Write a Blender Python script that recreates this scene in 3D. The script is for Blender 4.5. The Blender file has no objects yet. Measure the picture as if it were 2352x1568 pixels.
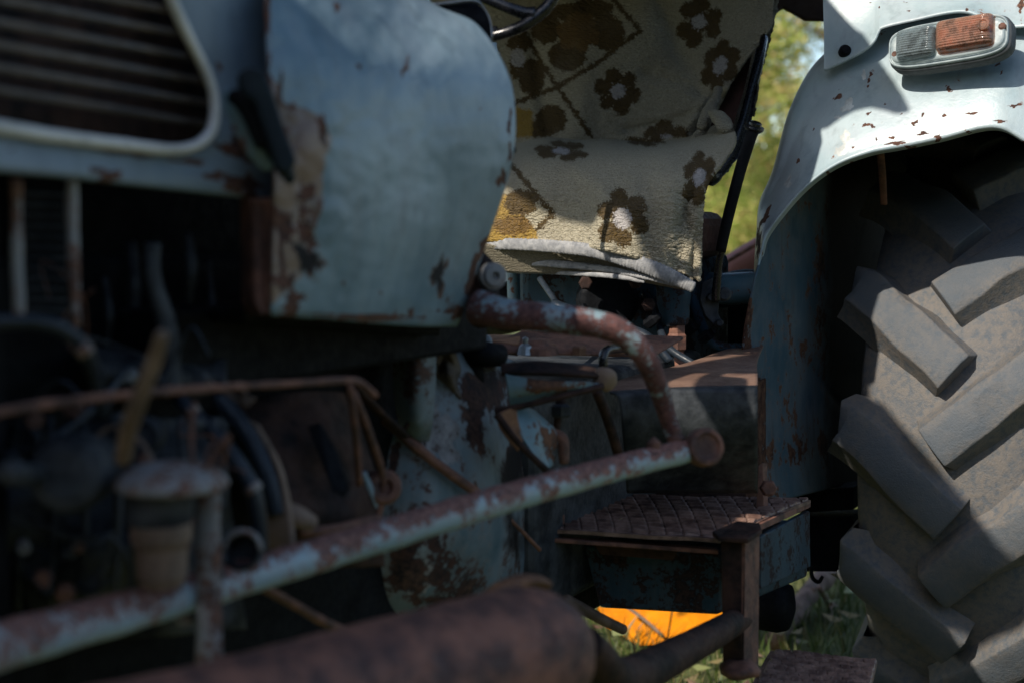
import bpy, bmesh, math, random
import numpy as np
from mathutils import Vector, Matrix, noise
random.seed(7); np.random.seed(7)
sc = bpy.context.scene
col = sc.collection
# ---------------------------------------------------------------- camera
F = 50/36*2352.0            # focal length in pixels of a 2352 px wide picture
CH = 1.05                   # camera height
PITCH = math.atan(264/F)
cam = bpy.data.cameras.new('camera'); cam.lens = 50; cam.sensor_width = 36
cam.clip_start = 0.05; cam.clip_end = 3000
co = bpy.data.objects.new('camera', cam); col.objects.link(co)
co.location = (0, 0, CH); co.rotation_euler = (math.pi/2-PITCH, 0, 0)
cam.dof.use_dof = True; cam.dof.focus_distance = 2.76; cam.dof.aperture_fstop = 3.0
cam.dof.aperture_blades = 0
sc.camera = co
# ---------------------------------------------------------------- light
SUN = Vector((-.52, -.55, .62)).normalized()     # towards the sun
w = bpy.data.worlds.new('World'); sc.world = w; w.use_nodes = True
nt = w.node_tree; nt.nodes.clear()
sky = nt.nodes.new('ShaderNodeTexSky'); sky.sky_type = 'NISHITA'; sky.sun_disc = False
sky.sun_elevation = math.asin(SUN.z); sky.sun_rotation = math.atan2(SUN.x, SUN.y)
bg = nt.nodes.new('ShaderNodeBackground'); bg.inputs[1].default_value = 0.15
wo = nt.nodes.new('ShaderNodeOutputWorld')
nt.links.new(sky.outputs[0], bg.inputs[0]); nt.links.new(bg.outputs[0], wo.inputs[0])
sl = bpy.data.lights.new('sun', 'SUN'); sl.energy = 5.0; sl.angle = math.radians(0.55); sl.color = (1, .91, .80)
so = bpy.data.objects.new('sun', sl); col.objects.link(so)
so.rotation_euler = SUN.to_track_quat('Z', 'Y').to_euler(); so.location = (-5, -3, 8)
sc.view_settings.view_transform = 'Standard'; sc.view_settings.look = 'None'
sc.view_settings.exposure = 0.3; sc.view_settings.gamma = 1.0
sc.cycles.max_bounces = 6; sc.cycles.transparent_max_bounces = 6
# ---------------------------------------------------------------- geometry helpers
SP, CP = math.sin(PITCH), math.cos(PITCH)
YAW = math.radians(28); AX = Vector((math.sin(YAW), math.cos(YAW), 0)); LT = Vector((math.cos(YAW), -math.sin(YAW), 0))
UP = Vector((0, 0, 1)); FW = Vector((0, CP, -SP))
def P(px, py, d):
    u = (px-1176)/F*d; v = -(py-784)/F*d
    return Vector((u, d*CP+v*SP, CH+v*CP-d*SP))
def PN(px, py, d):
    u = (px-1176)/F*d; v = -(py-784)/F*d
    return np.stack([u, d*CP+v*SP, CH+v*CP-d*SP], -1)
def DL(px, l): return (-1.342+l*1.1326)/((px-1176)/F-.5317)     # depth where the ray meets a lengthwise plane
def DS(px, s): return s/((px-1176)/F*.469+.883)                 # depth where it meets a crosswise plane
def DH(py, h): return (CH-h)*F/(py-520)                         # depth where it meets a level plane
def T3(s, l, z):                                                # tractor coordinates
    o = Vector((.2, 2.9, 0)) - AX*(.2*AX.x+2.9*AX.y)
    return o + AX*s + LT*l + UP*z
def cr(pts, n):
    p = np.array(pts, float); m = len(p)
    if m == 2:
        t = np.linspace(0, 1, n)[:, None]; return p[0]*(1-t)+p[1]*t
    e = np.vstack([2*p[0]-p[1], p, 2*p[-1]-p[-2]])
    out = []
    for x in np.linspace(0, m-1, n):
        i = min(int(x), m-2); t = x-i
        a, b, c, d = e[i], e[i+1], e[i+2], e[i+3]
        out.append(.5*((2*b)+(-a+c)*t+(2*a-5*b+4*c-d)*t*t+(-a+3*b-3*c+d)*t**3))
    return np.array(out)
TO = T3(2.3, 0, 0)
def link(name, me, mat, parent=None):
    o = bpy.data.objects.new(name, me); col.objects.link(o)
    if mat: me.materials.append(mat)
    if parent is not None: o.parent = parent
    return o
def origin(parent):
    v = Vector((0, 0, 0)); p = parent
    while p is not None: v += p.location; p = p.parent
    return v
def mesh(name, verts, faces, mat, parent=None, smooth=True, bevel=0, thick=0, attr=None, sub=0):
    off = origin(parent)
    me = bpy.data.meshes.new(name)
    me.from_pydata([tuple(Vector(v)-off) for v in verts], [], faces)
    bm = bmesh.new(); bm.from_mesh(me); bmesh.ops.recalc_face_normals(bm, faces=bm.faces); bm.to_mesh(me); bm.free()
    if smooth:
        for p in me.polygons: p.use_smooth = True
    if attr is not None:
        a = me.color_attributes.new('mask', 'FLOAT_COLOR', 'POINT')
        buf = np.ones((len(verts), 4), np.float32); buf[:, :3] = attr
        a.data.foreach_set('color', buf.ravel())
    o = link(name, me, mat, parent)
    if thick:
        m = o.modifiers.new('thick', 'SOLIDIFY'); m.thickness = thick; m.offset = 0
    if bevel:
        m = o.modifiers.new('bevel', 'BEVEL'); m.width = bevel; m.segments = 3 if bevel > .01 else 2; m.limit_method = 'ANGLE'; m.angle_limit = .6
    if sub:
        m = o.modifiers.new('sub', 'SUBSURF'); m.levels = sub; m.render_levels = sub
    return o
def grid_faces(nu, nv, wrap=False):
    f = []
    for i in range(nu-1):
        for j in range(nv if wrap else nv-1):
            k = (j+1) % nv
            f.append((i*nv+j, i*nv+k, (i+1)*nv+k, (i+1)*nv+j))
    return f
def rowgrid(rows, nu, nv):
    rr = np.array([cr(r, nv) for r in rows])
    return np.array([cr(rr[:, j], nu) for j in range(nv)]).transpose(1, 0, 2)   # nu x nv x 3 (px, py, d)
def wob(X, amp, sc_, seed=0.0):
    return np.array([noise.noise(Vector((float(x[0])*sc_+seed, float(x[1])*sc_, float(x[2])*sc_)))*amp for x in X])
def sheet(name, rows, nu, nv, mat, parent, thick=.003, mask=None, rough=0, rs=8, disp=None, smooth=True, bevel=0):
    G = rowgrid(rows, nu, nv); px, py, d = G[..., 0].ravel(), G[..., 1].ravel(), G[..., 2].ravel()
    if rough: d = d + wob(PN(px, py, d), rough, rs)
    if disp is not None: d = d + disp(px, py)
    X = PN(px, py, d)
    at = mask(px, py) if mask else None
    return mesh(name, X, grid_faces(nu, nv), mat, parent, smooth, bevel, thick, at)
def blobs(lst, px, py):
    m = np.zeros_like(px)
    for b in lst:
        cx, cy, rx, ry = b[:4]; an = math.radians(b[4]) if len(b) > 4 else 0; st = b[5] if len(b) > 5 else 1
        dx, dy = px-cx, py-cy
        x = dx*math.cos(an)+dy*math.sin(an); y = -dx*math.sin(an)+dy*math.cos(an)
        th = np.arctan2(y/ry, x/rx); f1, f2 = cx*1.7+cy, cx+cy*2.3
        rad = 1+.30*np.sin(2*th+f1)+.24*np.sin(3*th+f2)+.18*np.sin(5*th+f1*2)+.12*np.sin(9*th+f2*3)
        q = np.clip(1.3-1.0*np.sqrt((x/rx)**2+(y/ry)**2)/np.clip(rad, .35, 2), 0, 1)
        m = np.maximum(m, q*st)
    return m
def inpoly(poly, px, py):
    r = np.zeros(px.shape, bool); n = len(poly); j = n-1
    for i in range(n):
        xi, yi = poly[i]; xj, yj = poly[j]
        c = ((yi > py) != (yj > py)) & (px < (xj-xi)*(py-yi)/((yj-yi) or 1e-9)+xi)
        r ^= c; j = i
    return r
def distpath(path, px, py):
    m = np.full(px.shape, 1e9)
    for (x0, y0), (x1, y1) in zip(path[:-1], path[1:]):
        dx, dy = x1-x0, y1-y0; t = np.clip(((px-x0)*dx+(py-y0)*dy)/(dx*dx+dy*dy), 0, 1)
        m = np.minimum(m, np.hypot(px-x0-t*dx, py-y0-t*dy))
    return m
def tube3(name, pts, mat, parent=None, n=24, seg=20, flat=1.0, fdir=None, rough=0, cap=True, bevel=0, round_=0.0, rs=30, top=None, rib=0):
    # pts: (x, y, z, r) in world
    C = cr(pts, n); V = []; prev = None
    for i, c in enumerate(C):
        a = C[max(i-1, 0)][:3]; b = C[min(i+1, n-1)][:3]
        t = Vector(b-a).normalized()
        if prev is None:
            u = t.cross(Vector(fdir) if fdir else UP)
            if u.length < .1: u = t.cross(Vector((1, 0, 0)))
            u.normalize()
        else:
            u = (prev-t*prev.dot(t)).normalized()
        prev = u; v = t.cross(u)
        for k in range(seg):
            an = 2*math.pi*k/seg; r = c[3]*(1+rib*math.sin(i*1.9+math.sin(i*.37)))
            p = Vector(c[:3])+u*math.cos(an)*r+v*math.sin(an)*r*flat
            if rough: p += (p-Vector(c[:3])).normalized()*noise.noise(p*rs)*rough
            V.append(p)
    f = grid_faces(n, seg, True)
    if cap:
        for e, sgn in ((0, -1), (n-1, 1)):
            c = Vector(C[e][:3]); t = (Vector(C[min(e+1, n-1)][:3])-Vector(C[max(e-1, 0)][:3])).normalized()
            if round_:
                base = e*seg; last = [base+k for k in range(seg)]
                for q in (1, 2, 3):
                    ph = q*math.pi/2/3.5; s0 = len(V)
                    for k in range(seg):
                        V.append(c+(Vector(V[base+k])-c)*math.cos(ph)+t*sgn*C[e][3]*round_*math.sin(ph))
                    nw = [s0+k for k in range(seg)]
                    for k in range(seg): f.append((last[k], last[(k+1) % seg], nw[(k+1) % seg], nw[k]))
                    last = nw
                f.append(tuple(last))
            else: f.append(tuple(e*seg+k for k in range(seg)))
    at = None
    if top is not None:
        at = np.zeros((len(V), 3)); D = Vector(top[:3]).normalized()
        for i in range(n*seg):
            at[i, 0] = top[3]*max(-1, min(1, (V[i]-Vector(C[i//seg][:3])).normalized().dot(D)))
        at[n*seg:, 0] = top[3]*.5
    return mesh(name, V, f, mat, parent, True, bevel, 0, at)
def tube(name, pts, mat, parent=None, **k):
    # pts: (px, py, depth, radius px)
    W = [(*P(a, b, d), r*d/F) for a, b, d, r in pts]
    return tube3(name, W, mat, parent, **k)
def lathe(name, c, axis, prof, mat, parent=None, seg=32, smooth=False, bevel=0, rough=0):
    axis = Vector(axis).normalized(); u = axis.cross(UP)
    if u.length < .1: u = axis.cross(Vector((1, 0, 0)))
    u.normalize(); v = axis.cross(u); V = []; c = Vector(c)
    for r, h in prof:
        for k in range(seg):
            an = 2*math.pi*k/seg; p = c+axis*h+(u*math.cos(an)+v*math.sin(an))*max(r, 1e-4)
            if rough: p += axis*noise.noise(p*40)*rough
            V.append(p)
    f = grid_faces(len(prof), seg, True)
    f.append(tuple(range(seg))); f.append(tuple(range((len(prof)-1)*seg, len(prof)*seg)))
    return mesh(name, V, f, mat, parent, smooth, bevel)
def prism(name, poly, d, ext, mat, parent=None, bevel=.002, smooth=False):
    # poly of (px, py[, depth]); ext = extrusion vector in world
    A = [P(q[0], q[1], q[2] if len(q) > 2 else (d(q[0]) if callable(d) else d)) for q in poly]
    n = len(A); B = [a+Vector(ext) for a in A]
    f = [tuple(range(n)), tuple(range(2*n-1, n-1, -1))]+[(i, (i+1) % n, n+(i+1) % n, n+i) for i in range(n)]
    return mesh(name, A+B, f, mat, parent, smooth, bevel)
def box(name, c, ex, ey, ez, mat, parent=None, bevel=.003):
    c = Vector(c); V = [c+ex*i+ey*j+ez*k for i in (-1, 1) for j in (-1, 1) for k in (-1, 1)]
    f = [(0, 1, 3, 2), (4, 6, 7, 5), (0, 4, 5, 1), (2, 3, 7, 6), (0, 2, 6, 4), (1, 5, 7, 3)]
    return mesh(name, V, f, mat, parent, False, bevel)
def tbox(name, s0, s1, l0, l1, z0, z1, mat, parent=None, bevel=.004):
    return box(name, T3((s0+s1)/2, (l0+l1)/2, (z0+z1)/2), AX*(s1-s0)/2, LT*(l1-l0)/2, UP*(z1-z0)/2, mat, parent, bevel)
def bolt(name, c, axis, r, h, mat, parent, seg=6, **k):
    return lathe(name, c, axis, [(r, -h*.3), (r, h*.75), (r*.8, h)], mat, parent, seg=seg, bevel=r*.08)
def join_into(name, objs, parent=None):
    # merges freshly built pieces of one part into one mesh
    base = objs[0]; bm = bmesh.new(); dg = None
    for o in objs:
        t = bmesh.new(); t.from_mesh(o.data); me = bpy.data.meshes.new('tmp'); t.to_mesh(me); t.free()
        bm.from_mesh(me); bpy.data.meshes.remove(me)
    bm.to_mesh(base.data); bm.free()
    for o in objs[1:]: bpy.data.objects.remove(o)
    base.name = name
    return base
def tag(o, label=None, cat=None, group=None, kind=None):
    if label: o['label'] = label
    if cat: o['category'] = cat
    if group: o['group'] = group
    if kind: o['kind'] = kind
    return o
def empty(name, loc):
    o = bpy.data.objects.new(name, None); o.location = loc; o.empty_display_size = .1; col.objects.link(o); return o
# ---------------------------------------------------------------- materials
def nodes(name):
    m = bpy.data.materials.new(name); m.use_nodes = True; n = m.node_tree; b = n.nodes['Principled BSDF']
    return m, n, b
def N(n, t, **k):
    x = n.nodes.new(t)
    for a, v in k.items(): setattr(x, a, v)
    return x
def nz(n, vec, scale, detail=6, rough=.6, dist=0):
    x = n.nodes.new('ShaderNodeTexNoise'); x.inputs['Scale'].default_value = scale; x.inputs['Detail'].default_value = detail
    x.inputs['Roughness'].default_value = rough; x.inputs['Distortion'].default_value = dist
    if vec is not None: n.links.new(vec, x.inputs['Vector'])
    return x.outputs['Fac']
def math_(n, op, a, b=None, clamp=False):
    x = n.nodes.new('ShaderNodeMath'); x.operation = op; x.use_clamp = clamp
    for i, v in enumerate((a, b)):
        if v is None: continue
        if isinstance(v, (int, float)): x.inputs[i].default_value = v
        else: n.links.new(v, x.inputs[i])
    return x.outputs[0]
def step(n, v, a, b, lo=0., hi=1.):
    x = n.nodes.new('ShaderNodeMapRange'); x.interpolation_type = 'SMOOTHSTEP'
    n.links.new(v, x.inputs[0]); x.inputs[1].default_value = a; x.inputs[2].default_value = b
    x.inputs[3].default_value = lo; x.inputs[4].default_value = hi
    return x.outputs[0]
def mixc(n, f, a, b):
    x = n.nodes.new('ShaderNodeMix'); x.data_type = 'RGBA'
    if isinstance(f, (int, float)): x.inputs[0].default_value = f
    else: n.links.new(f, x.inputs[0])
    for i, v in ((6, a), (7, b)):
        if isinstance(v, tuple): x.inputs[i].default_value = (*v, 1)
        else: n.links.new(v, x.inputs[i])
    return x.outputs[2]
def vec(n, sx=1, sy=1, sz=1):
    t = n.nodes.new('ShaderNodeTexCoord'); m = n.nodes.new('ShaderNodeMapping')
    m.inputs['Scale'].default_value = (sx, sy, sz); n.links.new(t.outputs['Object'], m.inputs['Vector'])
    return m.outputs[0]
def bump(n, b, h, dist, strength=.6):
    x = n.nodes.new('ShaderNodeBump'); x.inputs['Distance'].default_value = dist; x.inputs['Strength'].default_value = strength
    n.links.new(h, x.inputs['Height']); n.links.new(x.outputs[0], b.inputs['Normal'])
RUST1, RUST2, RUST3 = (.028, .013, .010), (.10, .040, .024), (.17, .078, .042)
def paint(name, c1, c2, thr=.62, scale=14, streak=.5, rough=.42, r1=RUST1, r2=RUST2, r3=RUST3, dirt=.3, primer=(.20, .135, .105), spec=.5, edge=.012):
    m, n, b = nodes(name); v = vec(n); vs = vec(n, 1, 1, .12)
    a = n.nodes.new('ShaderNodeAttribute'); a.attribute_name = 'mask'
    sp = n.nodes.new('ShaderNodeSeparateColor'); n.links.new(a.outputs['Color'], sp.inputs[0])
    lo = nz(n, v, 5, 3, .5); mid = nz(n, v, scale, 9, .70, .15); fi = nz(n, v, scale*6, 6, .7); st = nz(n, vs, 34, 5, .6)
    pc = mixc(n, step(n, math_(n, 'ADD', math_(n, 'MULTIPLY', lo, .7), math_(n, 'MULTIPLY', st, .3)), .36, .64), c1, c2)
    pc = mixc(n, step(n, nz(n, v, 8.5, 4, .6), .45, .68, 0, .55), pc, tuple(x*k for x, k in zip(c2, (.90, .86, .89))))
    pc = mixc(n, step(n, nz(n, v, 22, 5, .6), .5, .7, 0, .35), pc, tuple(x*.6 for x in c1))
    dk = step(n, st, .5, .75, 0, dirt)
    pc = mixc(n, dk, pc, (.05, .06, .065))
    # pale primer patches
    pr = step(n, math_(n, 'ADD', sp.outputs[1], math_(n, 'MULTIPLY', math_(n, 'SUBTRACT', mid, .5), .9)), .5, .54)
    prc = mixc(n, step(n, mid, .4, .6), primer, tuple(min(1, x*.55) for x in primer))
    pc = mixc(n, pr, pc, prc)
    # rust
    thr = .5+(thr-.5)*1.9; vv = math_(n, 'ADD', math_(n, 'ADD', math_(n, 'MULTIPLY', math_(n, 'SUBTRACT', mid, .5), 1.45), math_(n, 'MULTIPLY', fi, .8)), math_(n, 'ADD', math_(n, 'MULTIPLY', sp.outputs[0], .62), .10))
    ru = step(n, vv, thr, thr+edge)
    rim = step(n, vv, thr-.10, thr, 0, .45)
    pc = mixc(n, rim, pc, mixc(n, .5, r3, c2))
    rc = mixc(n, step(n, fi, .35, .65), r1, mixc(n, step(n, mid, .45, .7), r2, r3))
    cc = mixc(n, ru, pc, rc)
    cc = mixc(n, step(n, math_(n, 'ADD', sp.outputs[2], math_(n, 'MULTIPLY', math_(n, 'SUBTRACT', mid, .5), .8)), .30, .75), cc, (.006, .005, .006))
    n.links.new(cc, b.inputs['Base Color'])
    n.links.new(step(n, ru, 0, 1, rough, .88), b.inputs['Roughness'])
    b.inputs['Specular IOR Level'].default_value = spec
    h = math_(n, 'ADD', math_(n, 'MULTIPLY', ru, -.6), math_(n, 'ADD', math_(n, 'MULTIPLY', fi, .5), math_(n, 'MULTIPLY', math_(n, 'MULTIPLY', fi, ru), .8)))
    bump(n, b, h, .0025, .6)
    return m
def plain(name, c1, c2, scale=20, rough=.6, bmp=.001, metal=0, spec=.5, thr=(.35, .65)):
    m, n, b = nodes(name); v = vec(n); q = nz(n, v, scale, 8, .65); f = nz(n, v, scale*6, 4)
    n.links.new(mixc(n, step(n, q, *thr), c1, c2), b.inputs['Base Color'])
    n.links.new(step(n, f, .3, .7, rough-.12, min(1, rough+.12)), b.inputs['Roughness'])
    b.inputs['Metallic'].default_value = metal; b.inputs['Specular IOR Level'].default_value = spec
    if bmp: bump(n, b, math_(n, 'ADD', q, f), bmp, .7)
    return m
PALE1, PALE2 = (.22, .33, .385), (.30, .415, .455)
M = {}
M['hood'] = paint('hood_paint', (.10, .17, .215), (.235, .32, .368), thr=.69, scale=13, rough=.36, spec=.5)
M['nose'] = paint('nose_paint', (.13, .18, .225), (.22, .275, .31), thr=.635, scale=10, rough=.45)
M['fender'] = paint('fender_paint', (.25, .335, .365), (.36, .435, .455), thr=.655, scale=15, rough=.36, primer=(.62, .66, .64), dirt=.28)
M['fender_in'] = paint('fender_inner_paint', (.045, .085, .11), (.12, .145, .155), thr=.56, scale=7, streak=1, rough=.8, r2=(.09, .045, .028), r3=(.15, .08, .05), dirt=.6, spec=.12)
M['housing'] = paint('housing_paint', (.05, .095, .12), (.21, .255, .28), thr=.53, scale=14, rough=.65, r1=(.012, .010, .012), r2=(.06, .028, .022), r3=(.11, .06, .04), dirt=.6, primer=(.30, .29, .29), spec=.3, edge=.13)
M['pipe'] = paint('pipe_paint', (.17, .265, .295), (.25, .34, .37), thr=.435, scale=30, rough=.33, r1=(.045, .018, .018), r2=(.13, .052, .046), r3=(.19, .09, .075), dirt=.25, edge=.06)
M['link'] = paint('link_paint', (.22, .33, .36), (.34, .44, .46), thr=.455, scale=26, rough=.36, r1=(.07, .032, .028), r2=(.25, .115, .09), r3=(.33, .18, .14), dirt=.3, edge=.12)
M['bluebox'] = paint('dark_blue_paint', (.006, .026, .042), (.02, .055, .078), thr=.52, scale=20, rough=.6, r1=(.006, .006, .008), r2=(.02, .014, .013), r3=(.045, .025, .02), dirt=.6, spec=.25)
M['bluemetal'] = paint('teal_paint', (.08, .17, .21), (.16, .26, .30), thr=.56, scale=14, rough=.4, dirt=.5)
M['guard'] = paint('guard_paint', (.16, .165, .165), (.28, .28, .27), thr=.50, scale=16, rough=.6, dirt=.5, r2=(.16, .075, .05), r3=(.22, .12, .08), edge=.08)
M['rust'] = plain('rusty_steel', (.055, .027, .02), (.20, .088, .055), 24, .75, .0015)
M['rustlight'] = plain('orange_rust', (.10, .045, .022), (.26, .125, .06), 22, .75, .0015)
M['muffler'] = plain('muffler_rust', (.055, .025, .020), (.21, .088, .055), 24, .72, .0015)
M['darkrust'] = plain('dark_rust', (.009, .007, .007), (.055, .028, .020), 20, .75, .0015, 0, .2)
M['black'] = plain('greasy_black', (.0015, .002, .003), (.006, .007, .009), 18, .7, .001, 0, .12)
M['blackgloss'] = plain('black_enamel', (.004, .005, .007), (.010, .010, .012), 30, .28, .0004)
M['rubberhose'] = plain('hose_rubber', (.008, .013, .019), (.022, .030, .040), 20, .38, .0006, 0, .3)
M['iron'] = plain('greasy_iron', (.006, .009, .013), (.050, .056, .062), 18, .6, .002, 0, .3)
M['steel'] = plain('worn_steel', (.20, .22, .23), (.36, .38, .38), 40, .4, .0006, .6)
M['trim'] = plain('trim_paint', (.46, .45, .42), (.66, .64, .60), 14, .35, .0005)
M['slat'] = plain('slat_paint', (.035, .026, .02), (.09, .062, .042), 10, .5, .0005)
M['tan'] = plain('tan_cast', (.06, .040, .028), (.21, .14, .095), 10, .7, .001)
M['latch'] = plain('latch_black', (.005, .011, .016), (.012, .022, .028), 16, .7, .0006, 0, .25)
M['floorplate'] = plain('floor_plate_paint', (.10, .055, .038), (.19, .115, .08), 12, .6, .0008)
M['brownpanel'] = plain('brown_panel', (.05, .022, .015), (.11, .045, .03), 14, .6, .0008)
M['board'] = plain('brown_board', (.02, .012, .009), (.04, .025, .018), 10, .85, .001, 0, .2)
# ================================================================= the tractor
TR = empty('tractor', TO)
tag(TR, 'old weathered blue tractor with rust patches and a blanket over its seat', 'tractor')
def DN(px): return 1.12+.28*px/500 if px < 500 else DL(px, .27)
# nose cowl: loft between the grille opening and its outer edge
inn = [(340, -110), (372, -45), (405, 30), (443, 105), (474, 165), (497, 220), (502, 275), (488, 318), (450, 348), (395, 356), (300, 348), (200, 335), (100, 322), (0, 306), (-150, 285)]
out = [(610, -110), (610, -45), (611, 30), (614, 105), (618, 165), (622, 220), (624, 275), (627, 330), (628, 400), (620, 455), (560, 448), (300, 418), (150, 400), (0, 386), (-150, 372)]
rows = []
for t in (0, .33, .66, 1):
    rows.append([(a[0]*(1-t)+b[0]*t, a[1]*(1-t)+b[1]*t, DN(a[0]*(1-t)+b[0]*t)+(.012*(1-t)**2)) for a, b in zip(inn, out)])
rows.append([(b[0]-(4 if b[0] > 600 and b[1] < 440 else 0), b[1]+(4 if b[1] > 360 else 0), DN(b[0])+.012) for b in out])
NOSEB = [(610, 60, 9, 30), (600, 190, 12, 24), (500, 155, 9, 12, 0, .9), (560, 330, 40, 42, 30), (520, 345, 42, 16, 35, .9), (560, 425, 34, 30, 0, .9), (480, 405, 30, 16, 0, .7), (590, 300, 20, 60, -10), (330, 362, 170, 7, 7, .75), (230, 395, 30, 9, 5, .8),
         (255, 405, 22, 10), (20, 345, 10, 6, 0, .7), (340, 6, 8, 12, 0, .9), (425, 372, 60, 8, 0, .7)]
sheet('nose_cowl', rows, 26, 260, M['nose'], TR, .004, lambda x, y: np.stack([blobs(NOSEB, x, y), x*0, x*0], -1), rough=.003)
tr_ = [(345, -110), (378, -45), (402, 20), (438, 95), (466, 150), (488, 208), (493, 262), (482, 306), (448, 335), (392, 344), (300, 335), (200, 323), (100, 310), (0, 293), (-150, 272)]
tube('grille_frame', [(a, b, DN(a)-.004, 13+5*max(0, (480-a)/480)) for a, b in tr_], M['trim'], TR, n=120, seg=16, rough=.0006)
g = prism('grille', [(-160, -140), (620, -140), (540, 200), (520, 345), (430, 352), (200, 335), (-160, 290)], lambda px: DN(px)+.10, AX*.01+LT*-.02, M['darkrust'], TR, 0)
for i in range(7):
    y0, y1 = 208-52*i, 283-49*i
    tube('slat', [(-160, y0-30, DN(-160)+.028, 5), (0, y0, DN(0)+.028, 5), (240, (y0+y1)/2+2, DN(240)+.028, 5), (500, y1+8, DN(500)+.028, 4)], M['slat'], g, n=24, seg=10, flat=2.2)
# hood side, lofted: rows from the crown to the lower edge, columns from the seam back to the rear edge
def HB(px, l=.27): return DL(px, l)
hr = [
 [(600, -420, 1.66), (760, -380, 1.80), (900, -330, 1.93), (1000, -290, 2.05)],
 [(605, -200, 1.50), (740, -180, 1.62), (860, -140, 1.78), (930, -110, 1.93)],
 [(608, -70, 1.45), (750, -60, 1.57), (900, -45, 1.735), (985, 4, 1.86)],
 [(611, 40, 1.415), (760, 50, 1.515), (950, 62, 1.70), (1095, 60, 1.845)],
 [(615, 150, 1.40), (770, 155, 1.475), (980, 165, 1.65), (1164, 170, 1.83)],
 [(622, 290, 1.40), (780, 290, 1.47), (990, 290, 1.645), (1182, 285, 1.825)],
 [(628, 400, 1.405), (790, 400, 1.48), (990, 405, 1.655), (1168, 395, 1.83)],
 [(626, 520, 1.41), (790, 520, 1.49), (980, 520, 1.66), (1130, 515, 1.84)],
 [(624, 620, 1.415), (780, 630, 1.50), (960, 638, 1.675), (1092, 625, 1.855)],
 [(622, 714, 1.42), (770, 724, 1.51), (940, 737, 1.69), (1052, 738, 1.87)],
 [(624, 716, 1.45), (770, 727, 1.54), (940, 740, 1.72), (1048, 740, 1.90)]]
PRIM = [(620, 170), (650, 238), (700, 252), (738, 268), (762, 308), (770, 335), (748, 362), (745, 420), (735, 480), (715, 540), (690, 640), (630, 700), (610, 700), (600, 440)]
HRUST = [(692, 440, 36, 66, 0, .8), (655, 520, 34, 60, 0, .9), (700, 545, 34, 60, 0, .8), (650, 650, 34, 46, 0, .9), (738, 300, 18, 55, -15, .9), (640, 395, 24, 40, 0, .8), (668, 250, 22, 26, 0, .5), (925, 165, 9, 19, 20), (932, 142, 4, 14, 25), (822, 155, 6, 8), (770, 18, 6, 17, -18, 1), (1166, 290, 10, 34, 0, .9), (1168, 350, 8, 26), (1150, 410, 12, 28, 10), (640, 210, 10, 40), (690, 470, 34, 70, 0, .8),
         (645, 560, 18, 90, 0, .9), (660, 385, 36, 26, 0, .9), (740, 320, 14, 50, -15, .85), (1080, 640, 16, 70, 18, .95), (1110, 560, 10, 40, 18, .9), (1050, 715, 60, 22, 0, .9), (850, 727, 240, 8, 2, .8), (665, 690, 50, 34, 0, .85),
         (730, 610, 10, 12), (700, 515, 30, 26, 0, .8), (1030, 690, 16, 26, 0, .7), (940, 716, 6, 20, 0, .9), (905, 720, 6, 16, 0, .8), (1100, 250, 5, 9, 0, .5), (785, 650, 8, 8, 0, .8), (870, 670, 10, 10, 0, .6), (615, 60, 8, 200, 0, .85)]
def hmask(x, y):
    sd = distpath(PRIM+PRIM[:1], x, y)*np.where(inpoly(PRIM, x, y), 1, -1)
    pr = np.clip(.5+sd/70, 0, .8)*(sd > -45)
    dk = blobs([(700, 595, 26, 50, -12), (1004, 628, 20, 34, 0)], x, y)
    rr = np.maximum(blobs(HRUST, x, y), np.clip(.27+.20*np.sin(x*.05+y*.021)+.10*np.sin(y*.09-x*.07), 0, .4)*(sd > 0)+.2*np.exp(-(sd/9)**2))
    rr = np.maximum(rr, blobs([(700, 595, 38, 62, -12, .9), (1004, 628, 27, 42, 0, .9)], x, y))
    return np.stack([rr, pr, dk], -1)
sheet('hood', hr, 230, 170, M['hood'], TR, .004, hmask, rough=.006, rs=5, disp=lambda px, py: np.array([noise.noise(Vector((a*.012, b*.009, 3)))*.005+noise.noise(Vector((a*.035, b*.03, 7)))*.0016 for a, b in zip(px.tolist(), py.tolist())]))
# rest of the hood: crown, far side and the forward part of the nose, out of the frame
def ring(s, k=1.0, zo=0):
    return [(s, .27*k, 1.00), (s, .285*k, 1.15), (s, .25*k, 1.30+zo), (s, .16*k, 1.385+zo), (s, 0, 1.41+zo), (s, -.16*k, 1.385+zo), (s, -.25*k, 1.30+zo), (s, -.285*k, 1.15), (s, -.27*k, .98)]
V = []; S = [(.35, .55, -.06), (.6, .8, -.03), (.9, .92, 0), (1.2, .9, 0), (1.66, .86, 0)]
for s_, k_, z_ in S:
    R_ = ring(s_, k_, z_)
    if s_ > .5: R_ = R_[3:]
    V.append([T3(*q) for q in R_[-6:]])
mesh('hood_top', [v for r in V for v in r], grid_faces(len(V), 6), M['hood'], TR, True, 0, .004)
# hood mouth flange, lower corner
sheet('hood_flange', [[(553, 455, 1.475), (556, 600, 1.475), (558, 690, 1.475), (575, 722, 1.475)], [(578, 455, 1.43), (580, 600, 1.43), (582, 690, 1.43), (595, 722, 1.43)], [(600, 455, 1.425), (602, 600, 1.425), (605, 690, 1.425), (612, 722, 1.425)], [(628, 455, 1.418), (626, 600, 1.418), (626, 690, 1.42), (628, 718, 1.425)]],
      24, 60, M['rustlight' if 0 else 'rust'], TR, .003, rough=.003, rs=20)
prism('hood_bottom_rail', [(560, 716, 1.47), (1012, 745, 1.86), (1012, 772, 1.87), (560, 740, 1.48)], 0, LT*-.25, M['black'], TR)
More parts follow.
